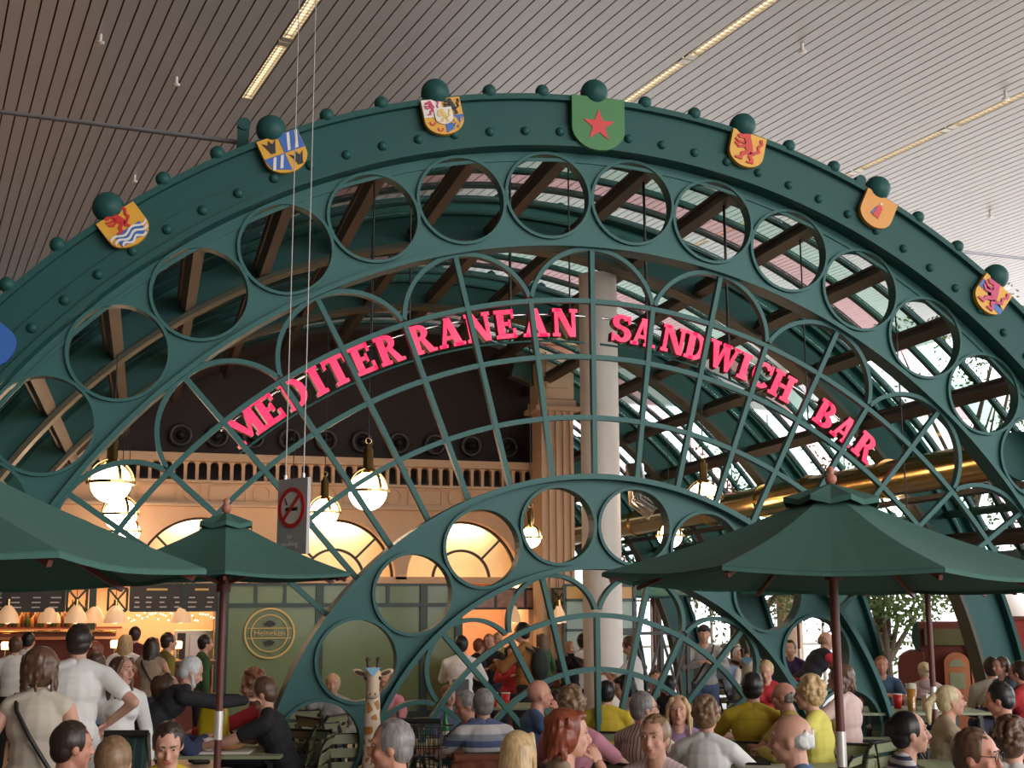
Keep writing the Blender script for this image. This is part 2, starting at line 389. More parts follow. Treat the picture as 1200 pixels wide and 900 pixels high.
# ---------------------------------------------------------------- the bar building at the back of the vault
BY = 20.0
def bx(px, py=700): return at(px, py, BY).x
def bz(py, px=400): return at(px, py, BY).z
XL, XR = -9.0, bx(634)
zG, zTop = bz(681), bz(595)
LN = [(bx(233), .93), (bx(393), .93), (bx(548), .93)]; pit = LN[1][0]-LN[0][0]
LN = [(LN[1][0]+pit*i, .95) for i in (-4, -3, -2, -1, 0, 1)]
zL = bz(679)
def archcell(b, xc, hw, r, z0, z1, sp, Y0, Y1, n=24):
    """wall bay with an arched opening that springs at height sp above z0"""
    q = [(r*cos(pi*i/n), sp+r*sin(pi*i/n)) for i in range(n+1)]
    q = [(r, 0)]+q+[(-r, 0)]; o = []
    for x, z in q:
        ang = atan2(max(z-sp, 0), x); ct, st = cos(ang), sin(ang)
        if z <= sp: o.append((hw if x > 0 else -hw, z)); continue
        k = 1e9
        if abs(ct) > 1e-6: k = min(k, hw/abs(ct))
        if st > 1e-6: k = min(k, (z1-z0-sp)/st)
        o.append((k*ct, sp+k*st))
    N = len(q)
    vs = [(xc+x, Y0, z0+z) for x, z in q]+[(xc+x, Y0, z0+z) for x, z in o]+[(xc+x, Y1, z0+z) for x, z in q]
    fs = [(i, i+1, N+i+1, N+i) for i in range(N-1)]+[(i, 2*N+i, 2*N+i+1, i+1) for i in range(N-1)]
    for s in (1, -1):
        tt = atan2(z1-z0-sp, s*hw); i = min(range(N-1), key=lambda j: 0 if (atan2(max(q[j][1]-sp, 0), q[j][0]) <= tt <= atan2(max(q[j+1][1]-sp, 1e-9), q[j+1][0]) and q[j][1] >= sp-1e-9) else 1)
        vs.append((xc+s*hw, Y0, z1)); fs.append((N+i, N+i+1, len(vs)-1))
    b.add(vs, fs)
b = MB()
for xc, r in LN: archcell(b, xc, pit/2, r, zL, zTop, .0, BY, BY+.35)
x1 = LN[-1][0]+pit/2
if XR > x1: b.box(((XR+x1)/2, BY+.17, (zL+zTop)/2), (XR-x1, .34, zTop-zL))
x0 = LN[0][0]-pit/2
b.box(((XL+x0)/2, BY+.17, (zL+zTop)/2), (x0-XL, .34, zTop-zL)) if x0 > XL else None
b.box(((XL+XR)/2, BY+.2, zL-.03), (XR-XL, .5, .06))
struct(b, 'wall_back', CREAM)
b = MB(); b.box(((XL+XR)/2, BY+1.9, 2.4), (XR-XL, .2, 4.8)); b.box((XR-.1, BY+1.0, 1.8), (.2, 1.9, 3.6)); struct(b, 'wall_right', CREAM)
# lit lunettes
FROST = mat('frosted cream glass', (.85, .72, .48), .5)
b = MB(); b.box(((XL+XR)/2, BY+.62, (zL+zTop)/2), (XR-XL, .05, zTop-zL)); b.box(((XL+XR)/2, BY+.5, zL-.02), (XR-XL, .4, .04)); struct(b, 'wall_lunette_back', FROST)
for i, (xc, r) in enumerate(LN):
    b = MB(); b.arcbox((xc, zL), r*.5-.02, r*.5+.02, BY+.2, BY+.26, -90, 90, 30)
    b.arcbox((xc, zL), r-.035, r, BY+.18, BY+.26, -90, 90, 40)
    for a in (-45, 0, 45) if i < 0 else (-45, 45):
        a = radians(a); b.bar((xc+r*.5*sin(a), BY+.23, zL+r*.5*cos(a)), (xc+r*sin(a), BY+.23, zL+r*cos(a)), .035, .05, (0, 1, 0))
    b.build('window_%d' % (i+2), BROWNW, kind='structure')
    if i > 2: area('lunette_lamp', (xc, BY+.47, zL+r+.06), (radians(0), 0, 0), 1.1, .12, 24, (1, .78, .5))
# cornices, frieze, balustrade
T_ = 7
def tr(n, z0, z1, d): 
    b = MB(); b.box(((XL+XR)/2, BY-d/2+.17, (z0+z1)/2), (XR-XL, d+.34, z1-z0)); struct(b, 'trim_%d' % n, CREAM2)
zf0, zf1 = bz(594), bz(568)
tr(7, bz(597), bz(594), .16); tr(8, bz(594), bz(591), .1); tr(9, bz(570), bz(567), .1)
b = MB(); b.box(((XL+XR)/2, BY+.17, (zf0+zf1)/2), (XR-XL, .34, zf1-zf0)); x = XR-.4; i = 0
rr = (zf1-zf0)*.33
while x > XL+.5:
    b.T = Matrix.Translation((x, BY, (zf0+zf1)/2)); b.arcbox((0, 0), rr, rr+.02, -.03, .01, 0, 360, 24); b.T = None
    for s in (-1, 1):
        b.box((x-pit/4+s*(pit/4-rr-.13)*1, BY-.01, (zf0+zf1)/2), (.015, .03, rr*1.9))
    for zz in (-rr, rr): b.box((x-pit/4, BY-.01, (zf0+zf1)/2+zz*.95), (pit/2-2*rr-.25, .03, .015))
    x -= pit/2; i += 1
struct(b, 'trim_10', CREAM)
zb0, zb1 = bz(567), bz(534, 300)
b = MB(); cw = (bx(570)-bx(438))/10.5; n = int((XR-XL)/cw)
for i in range(n): archcell(b, XR-.12-cw*(i+.5), cw/2, cw*.36, zb0, zb1-.12, (zb1-zb0)*.56, BY-.02, BY+.12, 10)
b.box(((XL+XR)/2, BY+.02, zb1-.06), (XR-XL, .34, .12)); b.box((XR-.06, BY+.05, (zb0+zb1)/2), (.12, .14, zb1-zb0))
struct(b, 'trim_11', CREAM)
b = MB(); poly = [(HX+6.5*sin(radians(a)), HZ+6.5*cos(radians(a))) for a in range(-90, 26, 3)]; poly = [q for q in poly if q[1] > zb0 and q[0] < XR]; poly += [(XR, poly[-1][1]-.15), (XR, zb0), (poly[0][0], zb0)]
b.prism(poly, BY+.55, BY+.65); struct(b, 'wall_upper', DARKWALL)
b = MB(); b.arcbox(HUB, 6.45, 6.55, 19.4, BY+.9, -92, 24, 60); struct(b, 'trim_13', DARKWALL)
b = MB(); b.box(((XL+XR)/2, BY+.3, zb0+.02), (XR-XL, .6, .04)); b.box((XR-.05, BY+.3, 4.4), (.1, .5, 1.6)); struct(b, 'trim_12', DARKWALL)
for i in range(11):
    px = 212+i*42.5; p = at(px, 510+i*1.6, BY+.5)
    if p.x > XR-.2: continue
    o = thing('air_nozzle', p, 'round dark air nozzle above the balustrade, %s from the left' % ['first', 'second', 'third', 'fourth', 'fifth', 'sixth', 'seventh', 'eighth', 'ninth', 'tenth', 'eleventh'][i], 'air vent', 'air nozzles above the balustrade')
    b = MB(); b.T = Matrix.Translation(p) @ Matrix.Rotation(pi/2, 4, 'X'); b.lathe([(.19, .0), (.19, .05), (.15, .07), (.12, .04), (.12, 0)], 24); b.build('rim', mat('nozzle rim', (.07, .06, .06), .4), o)
    b = MB(); b.T = Matrix.Translation(p) @ Matrix.Rotation(pi/2, 4, 'X'); b.lathe([(.0, .10), (.06, .09), (.075, .03), (.075, 0)], 20); b.build('cone', BLACK, o)
# pilaster at the corner
PYc = 19.2; p0 = at(633, 640, PYc).x; p1 = at(674, 640, PYc).x; zc0, zc1 = at(650, 482, PYc).z, at(650, 398, PYc).z
o = thing('fluted_pilaster', ((p0+p1)/2, PYc, 0), 'cream fluted square pilaster with a panelled capital at the corner of the bar building', 'pilaster')
w = p1-p0; b = MB(); b.box(((p0+p1)/2, PYc+.25, zc0/2), (w-.06, .5, zc0)); nf = 4
for i in range(nf+1): b.box((p0+.05+(w-.1)*i/nf, PYc-.02, zc0/2), (.055, .06, zc0))
b.build('shaft', CREAM2, o)
b = MB(); xm = (p0+p1)/2
b.box((xm, PYc+.25, zc0+.04), (w+.16, .72, .08)); b.box((xm, PYc+.25, zc0+.13), (w+.06, .6, .12)); b.box((xm, PYc+.25, (zc0+zc1)/2+.1), (w, .56, zc1-zc0-.2)); b.box((xm, PYc+.25, zc1-.05), (w+.3, .8, .12))
b.box((xm, PYc-.05, (zc0+zc1)/2+.08), (w*.66, .04, (zc1-zc0)*.5)); b.build('capital', CREAM2, o, bevel=.01)
# second pilaster block carrying the building edge
# ------------------ glass partition
GRN = mat('dark green frame', (.02, .05, .045), .4); OLV = mat('olive glass', (.2, .275, .15), .16); OLV.node_tree.nodes['Principled BSDF'].inputs['Specular IOR Level'].default_value = .3
gx0, gx1 = bx(264), bx(538)
o = thing('glass_partition', ((gx0+gx1)/2, BY, 0), 'tall dark framed partition of olive green glass beside the bar opening', 'partition')
zt1 = bz(709); b = MB()
xs = [gx0, bx(300), bx(334), bx(375), bx(455), bx(497), gx1]
for i, x in enumerate(xs): b.box((x, BY+.05, zG/2), (.12 if i in (0, 3, 5, 6) else .05, .1, zG)) if i in (0, 3, 5, 6) else b.box((x, BY+.05, (zG+zt1)/2), (.05, .08, zG-zt1))
for z, h in ((zG-.03, .08), (zt1, .06), (.12, .24)): b.box(((gx0+gx1)/2, BY+.05, z), (gx1-gx0, .12, h))
b.build('frame', GRN, o)
for a, c in ((0, 3), (3, 5), (5, 6)):
    b = MB(); b.box(((xs[a]+xs[c])/2, BY+.05, (zt1+.2)/2), (xs[c]-xs[a]-.1, .012, zt1-.24)); b.build('pane', OLV, o)
    b = MB(); b.box(((xs[a]+xs[c])/2, BY+.05, (zt1+zG)/2), (xs[c]-xs[a]-.1, .012, zG-zt1-.06)); b.build('pane', OLV, o)
b = MB(); b.box(((gx0+gx1)/2, BY+1.5, zG/2), (gx1-gx0, .1, zG)); struct(b, 'wall_behind_glass', mat('olive wall', (.23, .24, .13), .7))
def text(s, size, M, name='lettering', ext=.004, parent=None, col=None, align='CENTER', bold=0):
    c = bpy.data.curves.new(name, 'FONT'); c.body = s; c.size = size; c.extrude = ext; c.align_x = align; c.align_y = 'CENTER'; c.offset = bold
    t = bpy.data.objects.new('tmp', c); COL.objects.link(t); dg = bpy.context.evaluated_depsgraph_get(); me = bpy.data.meshes.new_from_object(t.evaluated_get(dg)); bpy.data.objects.remove(t)
    me.transform(M); me.materials.clear(); me.materials.append(col); o = bpy.data.objects.new(name, me); COL.objects.link(o)
    if parent is not None: o.parent = parent; o.matrix_parent_inverse = Matrix.Translation(-parent.location) if parent.type == 'EMPTY' and not parent.get('_local') else Matrix.Identity(4)
    return o
FR = Matrix.Rotation(pi/2, 4, 'X')
GOLDL = mat('gold leaf', (.62, .42, .14), .4, .3)
rc = at(316, 742, BY-.04); o = thing('beer_roundel', rc, 'round gold beer emblem with lettering on the olive glass partition', 'emblem')
b = MB(); b.arcbox((rc.x, rc.z), .36, .385, rc.y, rc.y+.02, 0, 360, 48); b.arcbox((rc.x, rc.z), .27, .285, rc.y, rc.y+.02, 0, 360, 48); b.box((rc.x, rc.y+.01, rc.z+.075), (.66, .015, .012)); b.box((rc.x, rc.y+.01, rc.z-.075), (.66, .015, .012)); b.build('rings', GOLDL, o)
b = MB(); b.arcbox((rc.x, rc.z+.09), 0, .1, rc.y, rc.y+.015, -70, 70, 12); b.arcbox((rc.x, rc.z-.1), 0, .09, rc.y, rc.y+.015, 110, 250, 12); b.build('motif', BLACK, o)
text('Heineken', .125, Matrix.Translation((rc.x, rc.y-.004, rc.z)) @ FR, 'lettering', .006, o, mat('pale gold letters', (.6, .45, .2), .5))
# ------------------ open bar on the left
lx0, lx1 = bx(-160), bx(258)
REDW = wood('red stained wood', (.20, .045, .02), (.11, .025, .015))
TILE = mat('warm tiles', (.62, .42, .26), .3, 0, .1, 8)
b = MB(); b.box(((lx0+lx1)/2, BY+1.8, zL/2), (lx1-lx0, .08, zL)); struct(b, 'wall_bar', TILE)
b = MB(); b.box(((bx(540)+XR)/2, BY+1.75, zL/2), (XR-bx(540), .08, zL)); struct(b, 'wall_servery', mat('orange tiles', (.62, .34, .2), .3, 0, .1, 8))
b = MB(); b.box(((XL+XR)/2, BY+.9, zL+.02), (XR-XL, 1.8, .05)); struct(b, 'ceiling_bar', CREAM)
area('bar_light', (lx0+3, BY+.9, zL-.05), (0, 0, 0), 5, .4, 110, (1, .55, .26)); area('servery_light', (XR-.7, BY+.8, zL-.05), (0, 0, 0), 1.3, .3, 45, (1, .6, .34))
area('bar_light', (lx1-1, BY+1, zL-.05), (0, 0, 0), 1.8, .4, 60, (1, .6, .34))
def menu(pa, pb, nm, label, cols):
    xa, xb = bx(pa), bx(pb); z1, z0 = bz(685), bz(715); xm = (xa+xb)/2; o = thing('menu_board', (xm, BY-.05, z0), label, 'menu board')
    b = MB(); b.box((xm, BY-.03, (z0+z1)/2), (xb-xa, .06, z1-z0)); b.build('board', mat('menu slate', (.045, .04, .042), .6), o)
    b = MB(); 
    for z in (z0, z1): b.box((xm, BY-.05, z), (xb-xa, .05, .03))
    for x in (xa, xb): b.box((x, BY-.05, (z0+z1)/2), (.03, .05, z1-z0))
    b.build('frame', GRN, o)
    b = MB()
    for c in range(cols):
        for r in range(3):
            ww = (xb-xa)/cols*.55; b.box((xa+(xb-xa)*(c+.5)/cols+(random.random()-.5)*.04, BY-.066, z1-.2-r*.07), (ww*random.uniform(.6, 1), .004, .018))
    b.build('chalk_lines', mat('chalk', (.6, .58, .55), .8), o)
    b = MB(); b.box((xm, BY-.066, z1-.08), ((xb-xa)*.4, .004, .03)); b.build('heading', GOLDL, o)
menu(153, 214, 0, 'dark menu board with a gold heading, the larger one left of the umbrella pole', 4)
menu(216, 256, 1, 'dark menu board with a lit corner directly beside the near umbrella pole', 2)
menu(-60, 76, 2, 'dark menu board far left, partly hidden under the near umbrella', 6)
for i, (pa, pb) in enumerate(((79, 102), (127, 149))):
    xa, xb = bx(pa), bx(pb); z1, z0 = bz(690), bz(715); o = thing('lattice_panel', ((xa+xb)/2, BY-.02, z0), ['dark X-braced lattice panel next to the left menu board', 'dark X-braced lattice panel against the middle menu board'][i], 'lattice')
    b = MB()
    for z in (z0, z1): b.box(((xa+xb)/2, BY-.02, z), (xb-xa, .05, .035))
    for x in (xa, xb): b.box((x, BY-.02, (z0+z1)/2), (.035, .05, z1-z0))
    b.build('frame', GRN, o)
    b = MB(); b.bar((xa, BY-.02, z0), (xb, BY-.02, z1), .03, .03, (0, 1, 0)); b.bar((xa, BY-.02, z1), (xb, BY-.02, z0), .03, .03, (0, 1, 0)); b.build('braces', GRN, o)
o = thing('post', (bx(109), BY, 0), 'slim dark green post between the two lattice panels', 'post'); b = MB(); b.box((bx(109), BY, zL/2), (.1, .1, zL)); b.build('shaft', GRN, o)
o = thing('post', (bx(258), BY, 0), 'dark green post at the right end of the bar opening', 'post'); b = MB(); b.box((bx(258), BY, zL/2), (.12, .12, zL)); b.build('shaft', GRN, o)
# canopy shelf of the bar with bell pendants
zs = bz(742, 60)
o = thing('bar_gantry', (bx(20), BY+.2, 0), 'long red-brown bar shelf with a brass rail at the far left', 'bar shelf')
b = MB(); b.box(((lx0+bx(138))/2, BY+.1, zs), (bx(138)-lx0, .5, .1)); b.build('shelf', REDW, o)
b = MB(); b.tube([(lx0, BY-.2, zs+.02), (bx(138), BY-.2, zs+.02)], .02, 8); b.build('rail', BRASS, o)
b = MB(); b.box(((lx0+bx(138))/2, BY+.45, zs-.25), (bx(138)-lx0, .06, .3)); b.build('back', REDW, o)
o = thing('bar_counter', (bx(20), BY, 0), 'dark red wooden bar counter behind the queue', 'counter')
b = MB(); b.box(((lx0+bx(250))/2, BY-.1, .5), (bx(250)-lx0, .6, 1.0)); b.build('body', REDW, o)
b = MB(); b.box(((lx0+bx(250))/2, BY-.12, 1.04), (bx(250)-lx0+.1, .75, .06)); b.build('worktop', wood('worktop', (.12, .04, .02), (.07, .02, .01)), o)
SHADE = mat('opal shade', (.8, .62, .45), .3, emis=(1, .5, .22), es=.35)
def bell(px, py, Y, dia, label):
    p = at(px, py, Y); o = thing('bell_pendant', p, label, 'pendant lamp', 'bell pendants over the bar counter' if px < 300 else 'bell pendants over the servery')
    b = MB(); b.lathe([(dia*.5, -.1), (dia*.49, -.05), (dia*.42, .03), (dia*.25, .11), (.04, .15)], 24, p); b.build('shade', SHADE, o)
    b = MB(); b.tube([(p.x, p.y, p.z+.14), (p.x, p.y, p.z+.24)], .03, 10); b.build('cap', BRASS, o)
    b = MB(); b.tube([(p.x, p.y, p.z+.24), (p.x, p.y, zL)], .006, 6); b.build('cord', BLACK, o)
    b = MB(); b.ball((p.x, p.y, p.z-.04), .07, 12, 8); b.build('bulb', mat('warm bulb', (1, .9, .7), .4, emis=(1, .62, .3), es=5), o)
for i, px in enumerate((9, 58, 89, 110, 135, 212)): bell(px, 722, BY-.3 if i % 2 == 0 else BY, .32, ['leftmost bell pendant lamp over the bar', 'second bell pendant lamp from the left', 'bell pendant left of the white-shirted man, upper', 'bell pendant lamp over the end of the red shelf', 'small amber bell pendant beside the middle menu board', 'bell pendant lamp over the steel machine'][i])
bell(655, 722, 18.2, .22, 'bell pendant lamp hanging before the fluted pilaster'); bell(602, 722, 19.4, .22, 'bell pendant lamp left of the fluted pilaster')
# bottles on the shelf behind the bar
BOT = [mat('brown bottle', (.10, .04, .02), .15), mat('dark green bottle', (.03, .08, .03), .15), mat('amber bottle', (.4, .2, .05), .15)]
bot0 = None
def bottle_proto(i):
    b = MB(); b.lathe([(.0, 0), (.035, 0), (.036, .15), (.03, .18), (.013, .21), (.013, .28), (0, .28)], 10); o = b.build('bottle', BOT[i]); return o
bp = [bottle_proto(i) for i in range(3)]; cnt = 0
for row, py in enumerate((735, 724)):
    for i in range(26):
        px = -20+i*5.2
        if row and i % 3 == 0: continue
        p = at(px, py, BY+1.3); k = (i*7+row) % 3; src = bp[k]
        o = src if cnt < 0 else src.copy()
        COL.objects.link(o); o.location = p; tag(o, '%s bottle standing on the %s rack behind the far left bar' % (['brown', 'dark green', 'amber'][k], ['lower', 'upper'][row]), 'bottle', '%s bottles on the %s rack' % (['brown', 'green', 'amber'][k], ['lower', 'upper'][row]))
for o in bp: bpy.data.objects.remove(o)
for row, py in enumerate((735, 724)):
    z = at(40, py, BY+1.3).z; b = MB(); b.box((bx(45), BY+1.4, z-.015), (bx(140)-bx(-60), .25, .03)); o = b.build('bottle_rack', REDW); tag(o, 'wooden bottle rack on the back wall of the bar, %s row' % ['lower', 'upper'][row], 'shelf')
# steel machine and glass lights
o = thing('steel_oven', (bx(230), BY+.6, 0), 'stainless steel kitchen oven behind the bar, right of the pendants', 'oven')
b = MB(); b.box((bx(231), BY+.9, bz(765)), (bx(254)-bx(207), .6, bz(738)-bz(792))); b.build('body', mat('brushed steel', (.5, .47, .44), .35, .8), o, bevel=.01)
b = MB(); b.box((bx(216), BY+.59, bz(760)), (bx(221)-bx(211), .02, bz(742)-bz(780))); b.build('control_panel', BLACK, o)
b = MB(); b.box((bx(238), BY+.585, bz(762)), (bx(250)-bx(226), .02, bz(745)-bz(782))); b.build('oven_door', mat('steel door', (.6, .55, .5), .3, .8), o, bevel=.005)
SPK = mat('fairy bulb', (1, .9, .8), .4, emis=(1, .7, .5), es=6)
b = MB()
pts = []
for i in range(34):
    p = at(151+i*3.1, 721+random.uniform(-3, 7), BY+.5); pts.append(p)
for p in pts: b.ball(p, .012, 6, 4)
o = thing('string_lights', pts[0], 'string of tiny bright lights hung across the bar opening', 'string lights'); b.build('bulbs', SPK, o, kind='stuff')
b = MB(); b.tube(pts, .004, 4); b.build('wire', BLACK, o)
# counter candle lamps
for px, py, l in ((6, 757, 'glowing table lamp at the far left of the bar'), (134, 755, 'small glowing lamp on the bar beside the blond woman'), (209, 756, 'small glowing lamp on the bar before the steel oven')):
    p = at(px, py, BY-.15); o = thing('bar_lamp', p, l, 'lamp')
    b = MB(); b.lathe([(.05, -.05), (.06, .03), (.045, .06), (0, .06)], 16, p); b.build('lamp_shade', mat('lamp glow', (1, .8, .6), .5, emis=(1, .55, .25), es=5), o)
    b = MB(); b.tube([(p.x, p.y, 1.07), (p.x, p.y, p.z-.05)], .012, 8); b.lathe([(0, 0), (.05, 0), (.05, .015), (0, .02)], 16, (p.x, p.y, 1.07)); b.build('stem', BRASS, o)
# photo strip and lattice over the servery
o = thing('photo_strip', (bx(590), 19.75, bz(713)), 'wide dark framed strip of old crowd photographs over the servery', 'picture')
b = MB(); xa, xb = bx(541), bx(645); z1, z0 = bz(689), bz(715); b.box(((xa+xb)/2, 19.8, (z0+z1)/2), (xb-xa, .05, z1-z0)); b.build('frame', BLACK, o)
b = MB(); PM = mat('old photograph', (.32, .18, .15), .5, 0, .9, 9)
for i in range(3): b.box((xa+(xb-xa)*(i+.5)/3, 19.77, (z0+z1)/2), ((xb-xa)/3-.05, .02, z1-z0-.07))
b.build('photographs', PM, o)
xa, xb = at(647, 700, 19).x, at(663, 700, 19).x; z1, z0 = at(650, 690, 19).z, at(650, 713, 19).z
o = thing('lattice_panel', (xa, 19, z0), 'dark X-braced lattice panel in front of the fluted pilaster', 'lattice'); b = MB()
for z in (z0, z1): b.box(((xa+xb)/2, 19, z), (xb-xa+.03, .04, .03))
for x in (xa, xb): b.box((x, 19, (z0+z1)/2), (.03, .04, z1-z0))
b.build('frame', GRN, o); b = MB(); b.bar((xa, 19, z0), (xb, 19, z1), .02, .02, (0, 1, 0)); b.bar((xa, 19, z1), (xb, 19, z0), .02, .02, (0, 1, 0)); b.build('braces', GRN, o)
# servery counter
o = thing('servery_counter', (bx(590), 18.9, 0), 'red-brown servery counter under the photo strip', 'counter')
b = MB(); b.box(((bx(520)+bx(650))/2, 19.3, .5), (bx(650)-bx(520), .6, 1)); b.build('body', REDW, o); b = MB(); b.box(((bx(520)+bx(650))/2, 19.28, 1.03), (bx(652)-bx(518), .7, .06)); b.build('worktop', CHROME, o)
# ---------------------------------------------------------------- globe pendants
GLOBE = mat('opal globe', (1, .95, .9), .3, emis=(1, .70, .46), es=20)
def vaultz(x, R=6.12): return HZ+sqrt(max(.1, R*R-(x-HX)**2))
def globe(px, py, dep, dia, label, rot=.4):
    p = atd(px, py, dep); r = dia*.43; o = thing('globe_pendant', p, label, 'pendant lamp', 'globe pendants under the glass vault')
    b = MB(); b.ball(p, r, 28, 18); b.build('globe', GLOBE, o)
    T = Matrix.Translation(p) @ Matrix.Rotation(rot, 4, 'Z'); b = MB(); b.T = T
    b.lathe([(r+.002, -.015), (r+.04, -.015), (r+.04, .015), (r+.002, .015), (r+.002, -.015)], 32, smooth=False); b.build('band', BRASS, o)
    b = MB(); b.T = T; b.arcbox((0, 0), r+.03, r+.042, -.018, .018, -90, 90, 30); b.T = T @ Matrix.Rotation(pi/2, 4, 'Z'); b.arcbox((0, 0), r+.03, r+.042, -.018, .018, -90, 90, 30); b.build('hoops', BRASS, o)
    b = MB(); b.lathe([(r*.42, r*.95), (r*.36, r*1.1), (.052, r*1.16), (.052, r*1.16+.2), (.03, r*1.16+.22), (.02, r*1.16+.26), (0, r*1.16+.26)], 20, p); b.build('neck', BRASS, o)
    zt = p.z+r*1.16+.26; b = MB(); b.tube([(p.x+.03*cos(t*pi/6), p.y, zt+.03+.03*sin(t*pi/6)) for t in range(12)], .006, 6, closed=True); b.build('eye', BRASS, o)
    b = MB(); top = vaultz(p.x); b.tube([(p.x, p.y, zt+.05), (p.x, p.y, top)], .007, 6); b.build('chain', BLACK, o)
globe(130, 566, 12.3, .45, 'bright globe pendant at the far left, the nearest and largest of its row')
globe(141, 603, 15.3, .45, 'bright globe pendant just behind and below the far left one')
globe(148, 623, 18.4, .45, 'bright globe pendant mostly hidden behind the near left umbrella', .8)
globe(431, 576, 12.7, .45, 'bright globe pendant right of the no smoking sign, nearest in the middle')
globe(380, 601, 16.2, .42, 'bright globe pendant just right of the no smoking sign', .2)
globe(342, 622, 18.6, .40, 'bright globe pendant hidden partly behind the no smoking sign')
globe(825, 584, 15.3, .45, 'bright globe pendant right of the tall column in front of the brass duct', .9)
globe(785, 628, 18.6, .42, 'bright globe pendant low beside the round column, above the umbrella edge')
globe(1055, 583, 15.6, .46, 'bright globe pendant at the right, below the end of the red sign', .1)
globe(622, 630, 18.0, .34, 'small globe pendant hanging in front of the fluted pilaster')
# ---------------------------------------------------------------- the red sign
REDL = mat('lit red letter face', (.35, .01, .03), .4, emis=(1, .016, .085), es=1.6)
def quad(b, pts, y0, y1, T): b.prism(pts, y0, y1, T)
def glyph(ch):
    P = []; st = .27; sl = .12
    R = lambda x0, z0, x1, z1: P.append([(x0, z0), (x1, z0), (x1, z1), (x0, z1)])
    def ring(cx, cz, rx, rz, ix, iz, a0, a1, n=10):
        for i in range(n):
            t0, t1 = radians(a0+(a1-a0)*i/n), radians(a0+(a1-a0)*(i+1)/n)
            P.append([(cx+ix*cos(t0), cz+iz*sin(t0)), (cx+rx*cos(t0), cz+rz*sin(t0)), (cx+rx*cos(t1), cz+rz*sin(t1)), (cx+ix*cos(t1), cz+iz*sin(t1))])
    def stem(x, w=st, s=.09): R(x, 0, x+w, 1); R(x-s, 0, x+w+s, sl); R(x-s, 1-sl, x+w+s, 1)
    if ch == 'I': stem(.1); W_ = .47
    elif ch == 'E':
        stem(.1); R(.1, 0, .82, .15); R(.1, .85, .78, 1); R(.3, .44, .6, .57); R(.7, 0, .82, .33); R(.68, .70, .78, 1); R(.55, .36, .63, .65); W_ = .88
    elif ch == 'D': stem(.1); ring(.38, .5, .5, .5, .23, .36, -90, 90); R(.2, 0, .4, .14); R(.2, .86, .4, 1); W_ = .93
    elif ch == 'R':
        stem(.1, st, .08); ring(.42, .73, .36, .27, .1, .14, -90, 90); R(.3, .87, .45, 1); R(.3, .46, .45, .58)
        P.append([(.42, .5), (.62, .5), (.9, .05), (.66, .0)]); R(.66, 0, .98, .11); W_ = .95
    elif ch == 'B':
        stem(.1, st, .08); ring(.45, .75, .32, .25, .08, .12, -90, 90); ring(.45, .27, .42, .28, .13, .14, -90, 90); R(.3, .88, .47, 1); R(.3, .42, .5, .57); R(.3, 0, .5, .13); W_ = .9
    elif ch == 'T': R(.32, 0, .60, 1); R(.22, 0, .70, sl); R(.0, .85, .92, 1); R(.0, .68, .1, 1); R(.82, .68, .92, 1); W_ = .92
    elif ch == 'A':
        P.append([(.08, 0), (.24, 0), (.56, 1), (.42, 1)]); P.append([(.66, 0), (.97, 0), (.62, 1), (.38, 1)]); R(.25, .26, .75, .38); R(0, 0, .34, .11); R(.56, 0, 1.05, .11); W_ = 1.05
    elif ch == 'N':
        stem(.08, .15, .08); R(.78, .05, .93, 1); R(.7, 1-sl, 1.02, 1); P.append([(.08, 1), (.36, 1), (.93, 0), (.70, 0)]); W_ = 1.0
    elif ch == 'M':
        stem(.08, .14, .08); R(.9, 0, 1.17, 1); R(.82, 0, 1.26, sl); R(.98, 1-sl, 1.26, 1); P.append([(.08, 1), (.36, 1), (.72, .2), (.58, .1)]); P.append([(.58, .1), (.68, .1), (1.1, 1), (.92, 1)]); W_ = 1.26
    elif ch == 'W':
        P.append([(.08, 1), (.36, 1), (.55, 0), (.38, 0)]); P.append([(.38, 0), (.52, 0), (.78, 1), (.62, 1)]); P.append([(.6, 1), (.86, 1), (1.02, 0), (.86, 0)]); P.append([(.86, 0), (1.0, 0), (1.3, 1), (1.16, 1)])
        R(0, .89, .45, 1); R(.55, .89, .95, 1); R(1.08, .89, 1.4, 1); W_ = 1.38
    elif ch == 'H': stem(.1, .26, .09); stem(.68, .26, .09); R(.3, .43, .7, .57); W_ = 1.02
    elif ch == 'C': ring(.48, .5, .46, .5, .2, .36, 40, 320, 16); R(.74, .64, .86, .98); W_ = .9
    elif ch == 'S':
        ring(.42, .73, .38, .27, .12, .13, 20, 270, 12); ring(.44, .29, .40, .29, .12, .14, -160, 90, 12); R(.70, .68, .8, .98); R(.04, .02, .14, .32); W_ = .84
    return P, W_
SY = 10.78; LT = [('M', 285, 498), ('E', 315, 481), ('D', 347, 464), ('I', 370, 446), ('T', 393, 432), ('E', 424, 421), ('R', 454, 410), ('R', 493, 401), ('A', 526, 392), ('N', 559, 385), ('E', 591, 381), ('A', 626, 381), ('N', 660, 381), ('S', 726, 388), ('A', 752, 394), ('N', 787, 401), ('D', 813, 410), ('W', 845, 421), ('I', 869, 434), ('C', 889, 444), ('H', 914, 453), ('B', 962, 492), ('A', 984, 510), ('R', 1009, 528)]
sign = thing('lettered_sign', (HX, SY, HZ+4.6), 'curved red glowing sign of capital letters hung behind the green lattice', 'sign')
hL = .262; SIDE = mat('letter side', (.10, .005, .012), .4)
